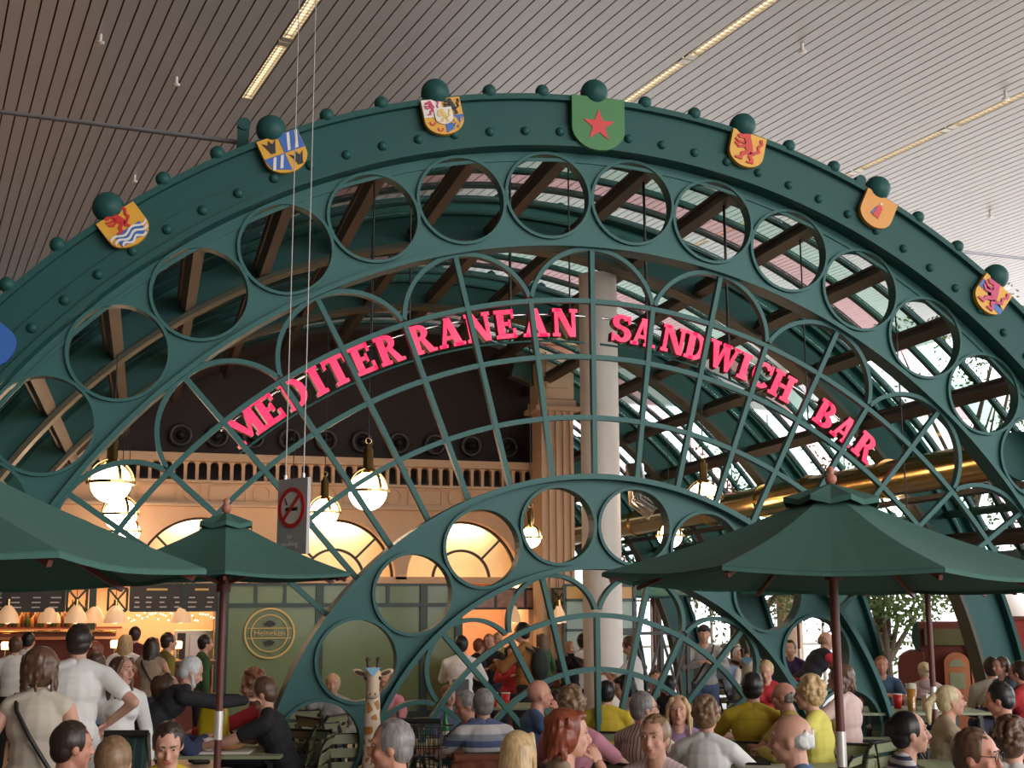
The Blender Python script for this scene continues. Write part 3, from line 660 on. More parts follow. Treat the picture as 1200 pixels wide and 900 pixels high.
for ch, px, py in LT:
    p = at(px, py, SY); dx, dz = p.x-HX, p.z-HZ; a = atan2(dx, dz); R_ = 4.655
    P, W_ = glyph(ch)
    T = Matrix.Translation((HX+R_*sin(a), SY, HZ+R_*cos(a))) @ Matrix.Rotation(a, 4, 'Y') @ Matrix.Diagonal((hL*.9, 1, hL, 1)) @ Matrix.Translation((-W_/2, 0, -.5))
    b = MB()
    for i, q in enumerate(P): b.mi = 0; b.prism(q, -.052-.0003*(i % 3), -.04, T); b.mi = 1; b.prism(q, -.045, .05, T)
    o = b.build('letter', [REDL, SIDE], sign)
for R_ in (4.655-.15, 4.655+.1):
    for a0, a1 in ((-41.5, 1.5), (3.5, 41)):
        b = MB(); b.tube([(HX+R_*sin(radians(a0+(a1-a0)*i/40)), SY+.07, HZ+R_*cos(radians(a0+(a1-a0)*i/40))) for i in range(41)], .011, 6); b.build('rail', CHROME if R_ > 4.6 else TEAL, sign)
for px in (436, 480, 598, 668, 758, 853, 942, 1050):
    p = at(px, 380, SY+.08); zt = HZ+sqrt(6.2**2-(p.x-HX)**2); zb = HZ+sqrt(4.5**2-min(20, (p.x-HX)**2))
    b = MB(); b.tube([(p.x, SY+.08, zb), (p.x, SY+.08, zt)], .014 if px in (598, 758, 853) else .008, 8); b.build('hanger', BLACK, sign)
# ---------------------------------------------------------------- shields on the arch
OCH = mat('ochre enamel', (.68, .34, .03), .4); REDE = mat('red enamel', (.55, .02, .02), .4); BLUE = mat('blue enamel', (.03, .12, .42), .4); WHE = mat('white enamel', (.7, .66, .6), .4); PINKE = mat('crimson enamel', (.50, .03, .12), .4); SHG = mat('flag green', (.035, .17, .045), .5)
def shieldpoly(w, h, n=8, k=.42):
    q = [(-w/2, h/2), (-w/2, -h/2+h*k)]
    for i in range(1, n): t = i/n; q.append((-w/2+w/2*(1-cos(t*pi/2)), -h/2+h*k*(1-sin(t*pi/2))*.98))
    q.append((0, -h/2)); q += [(-x, z) for x, z in q[1:-1][::-1]]+[(w/2, h/2)]
    return q
def clip(poly, hw, hh):
    return [(max(-hw, min(hw, x)), max(-hh, min(hh, z))) for x, z in poly]
# a rearing lion drawn as a few lobes
def lion(b, T, c, s, y0=-.031, y1=-.02, flip=1):
    cx, cz = c; f = lambda q: [(cx+x*s*flip, cz+z*s) for x, z in q]
    A = [[(-.18, .30), (-.34, .26), (-.46, .34), (-.42, .42), (-.24, .44), (-.16, .52), (0, .5), (.06, .34), (.16, .1), (.22, -.12), (.1, -.22), (-.04, -.1), (-.14, .06)],
         [(-.14, .1), (-.3, .02), (-.48, .12), (-.5, .04), (-.34, -.08), (-.1, .0)], [(-.12, .22), (-.34, .18), (-.5, .26), (-.52, .18), (-.34, .1), (-.1, .12)],
         [(-.02, -.08), (-.22, -.2), (-.22, -.36), (-.4, -.4), (-.4, -.47), (-.14, -.47), (-.1, -.3), (.06, -.2)], [(.1, -.12), (.06, -.3), (.18, -.42), (.04, -.47), (.04, -.53), (.3, -.51), (.28, -.38), (.2, -.28), (.26, -.14)],
         [(.2, -.1), (.38, .0), (.32, .14), (.44, .3), (.38, .42), (.48, .46), (.54, .28), (.42, .12), (.48, -.04), (.26, -.2)]]
    for q in A: b.prism(f(q)[::flip], y0, y1, T)
def shield(ang, w, h, base, label, R_=None):
    a = radians(ang); Rc = (R_ or 6.575)-h/2; c = Vector((HX+Rc*sin(a), AY-.215, HZ+Rc*cos(a)))
    o = thing('heraldic_shield', c, label, 'shield', 'shields along the green arch'); T = Matrix.Translation(c) @ Matrix.Rotation(a, 4, 'Y')
    b = MB(); b.prism(shieldpoly(w, h), -.018, .03, T); b.build('plate', base, o); return o, T
w, h = .345, .30
def bands(o, T, w, h, zs, M, wave=.02, name='wavy_bands', dy=0):
    b = MB()
    for z0, z1 in zs:
        def hw(z): 
            z_ = z-(-h/2); return w/2-.006 if z_ > h*.42 else (w/2)*sin(math.acos(max(-1, min(1, 1-z_/(h*.42)))))*.96
        n = 16; top = []; bot = []
        for i in range(n+1):
            t = i/n; X0 = min(hw(z0), hw(z1)); x = -X0+2*X0*t; wv = wave*sin(t*4*pi)*.5; top.append((x, z1+wv)); bot.append((x, z0+wv))
        for i in range(n): b.prism([bot[i], bot[i+1], top[i+1], top[i]], -.026-dy, -.015-dy, T)
    b.build(name, M, o)
o, T = shield(-38.3, w, h, OCH, 'ochre shield with a red lion rising from blue and white waves')
bands(o, T, w, h, [(-.115, -.01)], BLUE, 0.0); b = MB(); lion(b, T, (-.01, .07), .19); b.build('lion', REDE, o)
bands(o, T, w, h, [(-.04, -.022), (-.08, -.06), (-.12, -.1)], WHE, .03, 'white_waves', .006)
o, T = shield(-25.5, w*1.05, h*1.1, OCH, 'quartered shield of blue diagonal stripes and black eagles on ochre')
w2, h2 = w*1.05, h*1.1
b = MB(); b.prism([(0, 0), (w2/2-.003, 0), (w2/2-.003, h2/2-.003), (0, h2/2-.003)], -.024, -.015, T); b.prism([(-w2/2+.01, -.03), (-w2/2+.03, -h2/2+.07), (0, -h2/2+.01), (0, 0), (-w2/2+.003, 0)], -.024, -.015, T); b.build('blue_quarters', BLUE, o)
b = MB()
for x0 in (.03, .10): b.prism([(x0, .01), (x0+.025, .01), (x0+.075, h2/2-.01), (x0+.05, h2/2-.01)], -.027, -.02, T)
for x0 in (-.155, -.09): b.prism([(x0, -.11), (x0+.025, -.115), (x0+.075, -.01), (x0+.05, -.01)], -.027, -.02, T)
b.build('white_stripes', WHE, o)
for cx, cz in ((-.088, .082), (.088, -.075)):
    b = MB(); b.prism([(cx-.06, cz+.05), (cx-.03, cz-.02), (cx-.02, cz-.055), (cx+.02, cz-.055), (cx+.03, cz-.02), (cx+.06, cz+.05), (cx+.02, cz+.02), (cx, cz+.06), (cx-.02, cz+.02)], -.026, -.015, T); b.build('eagle', BLACK, o)
o, T = shield(-12.75, w*1.02, h*1.08, OCH, 'quartered shield of lions and horns with a small central escutcheon')
w2, h2 = w*1.02, h*1.08
b = MB(); b.prism([(-w2/2+.003, 0), (0, 0), (0, h2/2-.003), (-w2/2+.003, h2/2-.003)], -.023, -.015, T); b.build('white_quarter', WHE, o)
b = MB(); b.prism([(0, -h2/2+.01), (w2/2-.04, -h2/2+.07), (w2/2-.003, -.02), (w2/2-.003, 0), (0, 0)], -.023, -.015, T); b.build('blue_quarter', BLUE, o)
b = MB(); lion(b, T, (-.09, .08), .13); b.build('crimson_lion', PINKE, o); b = MB(); lion(b, T, (.09, .08), .14); b.build('black_lion', BLACK, o)
b = MB(); b.prism([(x*1+0, z+.0) for x, z in shieldpoly(.16, .15)], -.034, -.02, T); b.build('escutcheon', WHE, o); b = MB(); lion(b, T, (0, .0), .12, -.04, -.03); b.build('gold_lion', GOLDL, o)
b = MB()
for cx, cz in ((-.11, -.05), (-.05, -.11)): b.T = T @ Matrix.Translation((cx, -.02, cz)); b.arcbox((0, 0), .016, .026, -.006, .006, 80, 300, 12)
b.T = None; b.build('horns', REDE, o)
b = MB(); lion(b, T, (.1, -.07), .1); b.build('small_lion', OCH, o)
o, T = shield(.05, .50, .50, SHG, 'large green shield with a red five pointed star at the top of the arch', 6.59)
q = []
for i in range(10): a = radians(36*i); r = .155 if i % 2 == 0 else .062; q.append((r*sin(a)+.0, r*cos(a)-.02))
b = MB()
for i in range(10): b.prism([(0, -.02), q[i], q[(i+1) % 10]], -.026, -.012, T)
b.build('star', REDE, o)
o, T = shield(13.2, w, h*1.1, OCH, 'yellow shield with one red rearing lion right of the green star shield'); b = MB(); lion(b, T, (0, .015), .27); b.build('lion', REDE, o)
o, T = shield(25.9, w*1.0, h*1.1, mat('orange enamel', (.62, .26, .03), .4), 'plain orange shield with a tiny red and blue figure in its middle')
b = MB(); b.prism([(-.04, -.06), (.035, -.07), (.04, .04), (.01, .07), (-.02, .05)], -.026, -.015, T); b.build('figure_robe', REDE, o); b = MB(); b.prism([(-.06, -.05), (-.035, -.055), (-.02, .03), (-.03, .03)], -.026, -.015, T); b.build('figure_cloak', BLUE, o); b = MB(); b.prism([(.0, .07), (.02, .07), (.02, .09), (.0, .09)], -.026, -.015, T); b.build('figure_head', WHE, o)
o, T = shield(38.6, w, h*1.1, OCH, 'yellow shield with a crimson lion across a blue band, rightmost on the arch')
b = MB(); b.prism([(-w/2+.004, .0), (-.05, -.0), (.1, -.03), (w/2-.005, -.03), (w/2-.005, -.09), (.05, -.08), (-.05, .06), (-w/2+.004, .09)], -.024, -.015, T); b.build('blue_band', BLUE, o)
b = MB(); lion(b, T, (.0, .02), .28, -.034, -.022); b.build('lion', PINKE, o)
p = at(-4, 413, AY); o, T = shield(degrees(atan2(p.x-HX, p.z-HZ)), w, h, BLUE, 'small shield cut by the left edge of the view, low on the arch', 6.5)
# tie rods under the ceiling
a1 = at(305, 170, AY+.3); a0 = at(0, 131, 12.6); d = (a0-a1)*1.35
o = thing('tie_rod', a1, 'thin grey tie rod running from the arch bracket to the left wall', 'tie rod'); b = MB(); b.tube([a1, a1+d], .022, 10); b.build('rod', mat('grey rod', (.3, .3, .33), .4), o)
b = MB(); b.tube([a1, a1-d.normalized()*.05], .04, 10); b.build('socket', TEALD, o)
a1 = at(1085, 290, AY+.3); d = at(1200, 303, 11.6)-a1
o = thing('tie_rod', a1, 'thin grey tie rod running from the right bracket to the right', 'tie rod'); b = MB(); b.tube([a1, a1+d*3], .016, 10); b.build('rod', MATS['grey rod'], o); b = MB(); b.tube([a1, a1-d.normalized()*.05], .035, 10); b.build('socket', TEALD, o)
# ceiling sprinklers and a speaker rose
for w9, (px, py) in zip(('upper left', 'far left', 'top right', 'far right', 'right, above the tie rod', 'right, below the tie rod', 'left, below the long tie rod'), ((207, 90), (118, 40), (940, 51), (1178, 107), (1160, 247), (1167, 318), (158, 205))):
    p = atz(px, py, CEILZ); o = thing('sprinkler_head', p, 'tiny white sprinkler head under the slatted ceiling, '+w9, 'sprinkler', 'sprinkler heads in the ceiling')
    b = MB(); b.tube([p, p-Vector((0, 0, .18))], .035, 8); b.build('stem', WHITEP, o); b = MB(); b.lathe([(.0, -.2), (.09, -.2), (.09, -.18), (0, -.18)], 12, p); b.build('deflector', WHITEP, o)
p = atz(1165, 338, CEILZ); o = thing('ceiling_rose', p, 'large round white fitting in the ceiling beside the rightmost shield', 'ceiling fitting'); b = MB(); b.lathe([(.0, -.06), (.55, -.06), (.6, 0)], 28, p); b.build('plate', WHITEP, o); b = MB(); b.lathe([(0, -.12), (.2, -.11), (.25, -.05)], 20, p); b.build('boss', LOUV, o)
# ---------------------------------------------------------------- hanging no smoking sign
c = atd(344, 605, 9.0); hh = .54/2; o = local('no_smoking_sign', c, -radians(57), 'grey hanging no smoking sign on two long steel wires', 'sign')
b = MB(); b.box((0, 0, 0), (.33, .03, hh*2)); b.build('panel', mat('sign grey', (.40, .38, .37), .45), o, bevel=.003)
b = MB(); b.T = Matrix.Translation((0, -.018, .06)); b.arcbox((0, 0), .0, .115, -.001, .0, 0, 360, 40); b.build('white_disc', WHE, o)
b = MB(); b.T = Matrix.Translation((0, -.02, .06)); b.arcbox((0, 0), .115, .145, -.004, .002, 0, 360, 40); b.bar((-.085, -.004, -.085), (.085, -.004, .085), .022, .006, (0, 1, 0)); b.build('red_ring', REDE, o)
b = MB(); b.box((.0, -.0215, .05), (.13, .003, .024)); b.bar((-.05, -.0215, .08), (-.075, -.0215, .13), .008, .003, (0, 1, 0)); b.build('cigarette', BLACK, o)
text('no\nsmoking', .055, Matrix.Translation((-.02, -.018, -.17)) @ FR, 'lettering', .001, o, WHE)
b = MB()
for s in (-1, 1): b.tube([(s*.10, 0, hh), (s*.10, 0, CEILZ-c.z)], .0045, 6)
b.build('wires', mat('steel wire', (.42, .38, .36), .4, .3), o)
b = MB()
for s in (-1, 1): b.tube([(s*.10, 0, hh-.01), (s*.10, 0, hh+.03)], .01, 8)
b.build('clamps', CHROME, o)
# ---------------------------------------------------------------- parasols
CAN = mat('green canvas', (.04, .115, .092), .85, 0, .12, 30); CANL = mat('teal canvas', (.03, .14, .12), .8)  # second canvas is a brighter, bluer green for the distant parasols
MAHO = wood('mahogany', (.16, .04, .028), (.09, .022, .016))
def parasol(p, R, ze, za, rot, label, n=8, tilt=(0, 0), canvas=CAN, polew=.024, vent=True, band=True, drop=-.06):
    o = local('parasol', (p.x, p.y, 0), 0, label, 'parasol'); T = Matrix.Translation((0, 0, ze)) @ Matrix.Rotation(tilt[0], 4, 'X') @ Matrix.Rotation(tilt[1], 4, 'Y') @ Matrix.Translation((0, 0, -ze))
    K = 6; m = 6; vs = []; fs = []
    def cp(k, r): a = rot+2*pi*k/n; return Vector((R*r*cos(a), R*r*sin(a), za+(ze-za)*(r**1.0)-.05*R*sin(pi*r)*.6))
    for j in range(K+1):
        r = .06+.94*j/K
        for k in range(n):
            A, B = cp(k, r), cp(k+1, r)
            for i in range(m): t = i/m; q = A.lerp(B, t); q.z -= .02*sin(pi*t)*r; c_ = 1-.05*sin(pi*t)*r; q.x *= c_; q.y *= c_; vs.append(q)
    N = n*m
    for j in range(K):
        for i in range(N): fs.append((j*N+i, j*N+(i+1) % N, (j+1)*N+(i+1) % N, (j+1)*N+i))
    b = MB(); b.T = T; b.add(vs, fs)
    # hem
    L = [v for v in vs[K*N:]]; hv = L+[v-Vector((0, 0, .018)) for v in L]; b.add(hv, [(i, (i+1) % N, N+(i+1) % N, N+i) for i in range(N)])
    c = b.build('canopy', canvas, o); sd = c.modifiers.new('cloth', 'SOLIDIFY'); sd.thickness = .006
    if vent:
        b = MB(); b.T = T; vv = [Vector((0, 0, za+.035))]; 
        for k in range(n*2):
            a = rot+pi*k/n; r = R*(.21 if k % 2 == 0 else .185); vv.append(Vector((r*cos(a), r*sin(a), za+(ze-za)*.17+(.012 if k % 2 else .034))))
        b.add(vv, [(0, 1+k, 1+(k+1) % (2*n)) for k in range(2*n)]); q = vv[1:]; q2 = [v*1.0-Vector((0, 0, .03)) for v in q]
        b.add(q+q2, [(k, (k+1) % (2*n), 2*n+(k+1) % (2*n), 2*n+k) for k in range(2*n)]); v_ = b.build('vent_cap', canvas, o); v_.modifiers.new('cloth', 'SOLIDIFY').thickness = .005
    b = MB(); b.tube([(0, 0, .06), (0, 0, za-.0)], polew, 14); po = b.build('pole', MAHO, o)
    if band:
        b = MB(); b.tube([(0, 0, .98), (0, 0, 1.16)], polew+.003, 14); b.build('metal_joint', mat('white metal joint', (.75, .7, .66), .3, .4), po)
    b = MB(); b.T = T; b.lathe([(0, .10), (.014, .095), (.024, .075), (.014, .058), (.03, .045), (.033, .025), (.022, .0), (0, 0)], 16, (0, 0, za+.03)); b.build('finial', mat('terracotta finial', (.42, .15, .10), .5), o)
    zr = ze-drop; b = MB(); b.tube([(0, 0, zr-.06), (0, 0, zr+.04)], polew+.022, 12); b.build('runner', MAHO, o)
    for k in range(n):
        a = rot+2*pi*k/n; A = T @ Vector((.05*cos(a), .05*sin(a), za-.09)); E_ = T @ (cp(k, .97)-Vector((0, 0, .05))); b = MB(); b.bar(A, E_, .018, .024); rb = b.build('rib', MAHO, o)
        Mi = T @ (cp(k, .5)-Vector((0, 0, .07))); b = MB(); b.bar((.04*cos(a), .04*sin(a), zr), Mi, .016, .02); b.build('strut', MAHO, o)
    b = MB(); b.lathe([(0, .0), (.26, 0), (.27, .04), (.07, .07), (.05, .25), (0, .25)], 24); b.build('base', BLACK, o)
    return o
p = atd(977, 690, 6.8); PR = parasol(Vector((p.x, p.y, 0)), 1.27, 1.95, 2.44, radians(-98), 'large dark green parasol at the right with a terracotta finial', tilt=(radians(-.8), radians(1.8)))
p = atd(262, 690, 8.3); PL = parasol(Vector((p.x, p.y, 0)), .90, 2.03, 2.41, radians(-93), 'dark green parasol at the left beneath the hanging no smoking sign', n=6, drop=.05)
p = atd(-195, 700, 4.75); PN = parasol(Vector((p.x, p.y, 0)), 1.36, 1.955, 2.60, radians(-16-35), 'dark green parasol cut by the left edge, nearest of all', tilt=(radians(-1.6), 0), vent=False)
p = atd(1090, 750, 10.5); PB = parasol(Vector((p.x, p.y, 0)), .85, 1.95, 2.22, radians(20), 'green parasol whose pole stands behind the large right one', vent=False)
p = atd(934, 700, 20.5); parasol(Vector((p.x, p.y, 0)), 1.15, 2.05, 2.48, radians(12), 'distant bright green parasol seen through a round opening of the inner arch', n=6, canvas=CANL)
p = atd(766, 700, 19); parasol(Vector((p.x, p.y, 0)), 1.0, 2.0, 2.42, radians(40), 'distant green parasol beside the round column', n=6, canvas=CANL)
# ---------------------------------------------------------------- trees and the world outside
BARK = mat('bark', (.16, .11, .08), .9, 0, .3, 20, bump=.4)
def leafmat(n, c):
    M = mat(n, c, .6, 0, .35, 3); nt = M.node_tree; b = nt.nodes['Principled BSDF']
    tl = nt.nodes.new('ShaderNodeBsdfTranslucent'); tl.inputs[0].default_value = (c[0]*1.6, c[1]*1.6, c[2], 1); mx = nt.nodes.new('ShaderNodeMixShader'); mx.inputs[0].default_value = .4
    nt.links.new(b.outputs[0], mx.inputs[1]); nt.links.new(tl.outputs[0], mx.inputs[2]); nt.links.new(mx.outputs[0], nt.nodes['Material Output'].inputs[0]); return M
LF1 = leafmat('leaf green', (.13, .19, .075)); LF2 = leafmat('olive leaf', (.17, .2, .11))
def tree(px, dep, h, r, z0, label, nl=1500, M=LF1, lean=0, seed=1):
    rnd = random.Random(seed); p = atd(px, 700, dep); o = local('tree', (p.x, p.y, 0), 0, label, 'tree', 'trees outside the glass vault')
    b = MB(); tops = []; L = [Vector((0, 0, 0)), Vector((lean*.3, 0, z0*.5)), Vector((lean, 0, z0))]; b.tube(L, [.16*min(1, r/2), .13*min(1, r/2), .09*min(1, r/2)], 10)
    for k in range(9):
        a = rnd.uniform(0, 2*pi); q = L[2]+Vector((cos(a)*r*.75*rnd.random(), sin(a)*r*.75*rnd.random(), (h-z0)*rnd.uniform(.25, .85))); mid = L[2].lerp(q, .5)+Vector((rnd.uniform(-.2, .2), rnd.uniform(-.2, .2), .15)); b.tube([L[2]-Vector((0, 0, .2)), mid, q], [.07, .04, .015], 6); tops += [mid, q]
    b.build('trunk', BARK, o); b = MB(); cz = (h+z0)/2
    cl = []
    for k in range(46):
        while True:
            v = Vector((rnd.uniform(-1, 1), rnd.uniform(-1, 1), rnd.uniform(-1, 1)))
            if v.length < 1: break
        cl.append((Vector((v.x*r+lean, v.y*r, cz+v.z*(h-z0)*.55)), rnd.uniform(.25, .5)))
    for k in range(nl):
        c, s = cl[rnd.randrange(len(cl))]; v = Vector((rnd.gauss(0, 1), rnd.gauss(0, 1), rnd.gauss(0, .8)))*s*.6; q = c+v
        u = Vector((rnd.uniform(-1, 1), rnd.uniform(-1, 1), rnd.uniform(-1, 1))).normalized(); w = u.cross(Vector((rnd.uniform(-1, 1), rnd.uniform(-1, 1), rnd.uniform(-1, 1)))).normalized(); sz = rnd.uniform(.04, .075)
        b.add([q-u*sz, q+w*sz*.5, q+u*sz, q-w*sz*.5], [(0, 1, 2, 3)])
    b.build('foliage', M, o); return o
tree(1037, 24, 3.4, 1.3, 1.0, 'slim tree with grey green leaves right of the inner arch', 3600, LF1, 0, 3)
tree(898, 27, 4.2, 1.9, 1.5, 'olive tree with a leaning trunk seen through the inner arch', 4500, LF2, -.4, 4)
tree(770, 26, 4.6, 1.6, 1.9, 'olive tree behind the distant parasol by the round column', 2200, LF2, 0, 5)
tree(1150, 30, 9.4, 3.0, 4.4, 'tall leafy tree seen through the glass at the right edge', 2600, LF1, 0, 6)
tree(1010, 33, 7.4, 2.3, 3.6, 'tree seen through the glass above the large right parasol', 1300, LF1, .2, 7)
tree(1235, 24, 5.4, 1.6, 2.4, 'tree at the right edge behind the slanting white column', 1500, LF1, 0, 8)
tree(860, 34, 6.6, 2.0, 3.6, 'tree seen through the glass behind the brass duct', 1200, LF1, 0, 9)
# columns outside
p = atd(925, 720, 32); o = thing('outside_column', (p.x, p.y, 0), 'pale round column standing outside behind the man in the dark vest', 'column'); b = MB(); b.tube([(p.x, p.y, 0), (p.x, p.y, 4.6)], .32, 24); b.build('shaft', CREAM, o); b = MB(); b.lathe([(.4, 0), (.4, .3), (.32, .34)], 24, (p.x, p.y, 0)); b.build('base_ring', CREAM, o)
p = atd(1215, 760, 19.4); q = atd(1130, 640, 19.4); o = thing('raking_column', p, 'thick white column leaning to the left at the right edge', 'column'); d = (q-p); p2 = p-d*(p.z/d.z); b = MB(); b.tube([p2, p2+d*(3.4/d.z)], .19, 24); b.build('shaft', WHITEP, o); b = MB(); b.lathe([(.3, 0), (.3, .1), (.2, .12)], 20, (p2.x, p2.y, 0)); b.build('foot', WHITEP, o)
# low outside rail
a, c = atd(690, 700, 30), atd(1190, 700, 36); o = thing('outside_railing', (a.x, a.y, 0), 'thin pale railing far outside beyond the trees', 'railing')
b = MB()
for z in (2.0, .9): b.tube([(a.x, a.y, z), (c.x, c.y, z)], .03, 6)
b.build('rails', WHITEP, o)
for i in range(9): b = MB(); q = a.lerp(c, i/8); b.tube([(q.x, q.y, 0), (q.x, q.y, 2.0)], .04, 6); b.build('upright', WHITEP, o)
# the wooden play house at the right
RP = mat('dull red paint', (.16, .035, .022), .6); OP = mat('olive paint', (.14, .125, .05), .6); OR_ = mat('salmon orange paint', (.62, .22, .10), .6); PG = mat('pale green paint', (.36, .4, .25), .6)
dep = 16.5; c = atd(1103, 760, dep); o = local('play_house', (c.x, c.y, 0), -YAW-radians(18), 'dark red wooden play house with an olive panel and an orange arched door', 'play house')
S_ = dep/1478; zz = lambda y: CAMZ+(714-y)*S_
xx = lambda px: (px-1103)*S_
b = MB(); b.box(((xx(1076)+xx(1145))/2, .5, (zz(730))/2), (xx(1145)-xx(1076), .9, zz(730))); b.build('body', RP, o, bevel=.03)
b = MB(); b.box(((xx(1085)+xx(1131))/2, .03, (zz(738)+zz(757))/2), (xx(1131)-xx(1085), .05, zz(738)-zz(757))); b.build('side_panel', OP, o)
b = MB(); r = (zz(730)-zz(764))/2; b.prism([(xx(1079)+(-.5*r)*(sin(pi*i/12)), zz(747)+r*cos(pi*i/12)) for i in range(13)], -.02, .95); b.build('curved_roof_end', mat('deep green paint', (.02, .05, .04), .5), o)
xa = xx(1053); b = MB(); zb = zz(764); q = [(xa, 0), (xa, zb-.15), (xa+.04, zb-.05), (xa+.15, zb), (xx(1084), zb), (xx(1084), 0)]; b.prism(q, .0, .8); b.build('boiler', RP, o, bevel=.02)
b = MB(); rd = (xx(1133)-xx(1105))/2; xc = (xx(1133)+xx(1105))/2; zt = zz(765); pts = [(xc-rd, 0)]+[(xc-rd*cos(pi*i/14), zt-rd*.9+rd*.9*sin(pi*i/14)) for i in range(15)]+[(xc+rd, 0)]; b.prism(pts, -.09, -.02); d_ = b.build('arched_door', OR_, o)
b = MB(); r2 = rd*.6; b.prism([(xc-r2*cos(pi*i/12), zz(781)+r2*sin(pi*i/12)) for i in range(13)], -.1, -.088); b.box((xc, -.095, (zz(788)+zz(806))/2), (r2*2, .012, zz(788)-zz(806))); b.build('door_window', PG, d_)
b = MB(); b.box((xx(1138), -.03, zz(735)/2), (.07, .08, zz(735))); b.box((xx(1150), -.02, zz(760)/2), (.14, .1, zz(760))); b.build('corner_board', OR_, o)
c = atd(1183, 760, 17.2); o = local('red_booth', (c.x, c.y, 0), -YAW-radians(20), 'plain red wooden booth at the right edge behind the roof rib', 'booth'); b = MB(); h_ = CAMZ+(714-728)*17.2/1478; b.box((0, .4, h_/2), (.58, .8, h_)); b.build('body', mat('brick red paint', (.33, .04, .03), .6), o, bevel=.02); b = MB(); b.box((0, .4, h_+.02), (.64, .86, .05)); b.box((.27, -.01, h_/2), (.06, .03, h_)); b.build('trim_boards', RP, o)
# X fence seen through the inner arch
o = thing('cross_braced_screen', at(780, 760, 14.3), 'dark steel screen with crossed braces beyond the inner arch', 'screen')
Yf = 14.3; xa, xb = at(712, 760, Yf).x, at(806, 760, Yf).x; z1 = at(770, 742, Yf).z; b = MB()
for z in (z1, .35): b.box(((xa+xb)/2, Yf, z), (xb-xa, .04, .04))
for i in range(4): b.box((xa+(xb-xa)*i/3, Yf, z1/2), (.045, .045, z1))
b.build('frame', BLACK, o); b = MB()
for i in range(3):
    x0, x1 = xa+(xb-xa)*i/3, xa+(xb-xa)*(i+1)/3; b.bar((x0, Yf, .35), (x1, Yf, z1), .025, .03, (0, 1, 0)); b.bar((x1, Yf, .35), (x0, Yf, z1), .025, .03, (0, 1, 0)); 
b.build('braces', BLACK, o)
# green framed screen just right of the round column
for Yg, qa, qb, lb in ((15.5, 728, 743, 'narrow dark framed screen with amber and green glass right of the round column'), (18.6, 676, 700, 'dark framed screen with amber and green glass between the fluted pilaster and the round column')):
  xa, xb = at(qa, 700, Yg).x, at(qb, 700, Yg).x; o = thing('glazed_screen', (xb, Yg, 0), lb, 'screen')
  b = MB(); zt = at(740, 686, Yg).z
  for x in (xa-.2, xb): b.box((x, Yg, zt/2), (.05, .05, zt))
  for z in (zt, at(740, 703, Yg).z, at(740, 738, Yg).z, .1): b.box(((xa-.2+xb)/2, Yg, z), (xb-xa+.2, .05, .04))
  b.build('frame', GRN, o); b = MB(); zq = at(740, 703, Yg).z; b.box(((xa-.2+xb)/2, Yg, (zt+zq)/2), (xb-xa+.15, .01, zt-zq-.04)); b.build('amber_pane', mat('amber glass', (.6, .33, .06), .3), o)
  b = MB(); b.box(((xa-.2+xb)/2, Yg, (zq+.1)/2), (xb-xa+.15, .01, zq-.14)); b.build('green_pane', mat('pale green glass', (.3, .42, .36), .3), o)
# ---------------------------------------------------------------- people
BAKE = []
def capsule(b, A, B, r0, r1, n=12, flat=1.0):
    A, B = Vector(A), Vector(B); d = (B-A); L = d.length; d = d/L if L > 1e-6 else Vector((0, 0, 1)); pr = []
    for i in range(5): t = pi/2*i/4; pr.append((r0*sin(t)+1e-4, -r0*cos(t)))
    for i in range(5): t = pi/2*i/4; pr.append((r1*cos(t)+1e-4, L+r1*sin(t)))
    M = Matrix.Translation(A) @ d.to_track_quat('Z', 'Y').to_matrix().to_4x4()
    k = n; vs = []; 
    for r, z in pr:
        for i in range(k): a = 2*pi*i/k; vs.append(M @ Vector((r*cos(a), r*sin(a)*flat, z)))
    fs = [(j*k+i, j*k+(i+1) % k, (j+1)*k+(i+1) % k, (j+1)*k+i) for j in range(9) for i in range(k)]+[tuple(range(k))[::-1], tuple(range(9*k, 10*k))]
    b.add(vs, fs, True)
def ell(b, c, r, M=None, n=14, m_=10): b.ball(c, 1, n, m_, M=M, sc=r)
SKINS = {}
def skin(t): return mat('skin %d' % t, [(.60, .32, .23), (.56, .26, .18), (.62, .36, .27), (.38, .19, .12)][t], .5, 0, .08, 14)
def cloth(name, c, v=.16): return mat('cloth '+name, c, .85, 0, v, 11, bump=.22)
def striped(name, c1, c2, axis, freq, c3=None, width=.5):
    if name in MATS: return MATS[name]
    M = mat(name, c1, .85); nt = M.node_tree; tc = nt.nodes.new('ShaderNodeTexCoord'); sp = nt.nodes.new('ShaderNodeSeparateXYZ'); nt.links.new(tc.outputs['Object'], sp.inputs[0])
    a = nt.nodes.new('ShaderNodeMath'); a.operation = 'MULTIPLY'; a.inputs[1].default_value = freq; nt.links.new(sp.outputs[axis], a.inputs[0])
    f = nt.nodes.new('ShaderNodeMath'); f.operation = 'FRACT'; nt.links.new(a.outputs[0], f.inputs[0])
    r = nt.nodes.new('ShaderNodeValToRGB'); r.color_ramp.interpolation = 'CONSTANT'; e = r.color_ramp.elements; e[0].color = tuple(c1)+(1,); e[1].position = width; e[1].color = tuple(c2)+(1,)
    if c3: x = e.new((1+width)/2); x.color = tuple(c3)+(1,)
    nt.links.new(f.outputs[0], r.inputs[0]); nt.links.new(r.outputs[0], nt.nodes['Principled BSDF'].inputs['Base Color']); return M
HC = {'black': (.012, .010, .010), 'dark': (.035, .02, .014), 'brown': (.10, .05, .028), 'light': (.24, .14, .075), 'blond': (.5, .34, .17), 'pale': (.62, .47, .28), 'red': (.20, .045, .02), 'auburn': (.26, .10, .05), 'grey': (.22, .20, .19), 'white': (.62, .60, .58), 'ginger': (.32, .14, .06)}
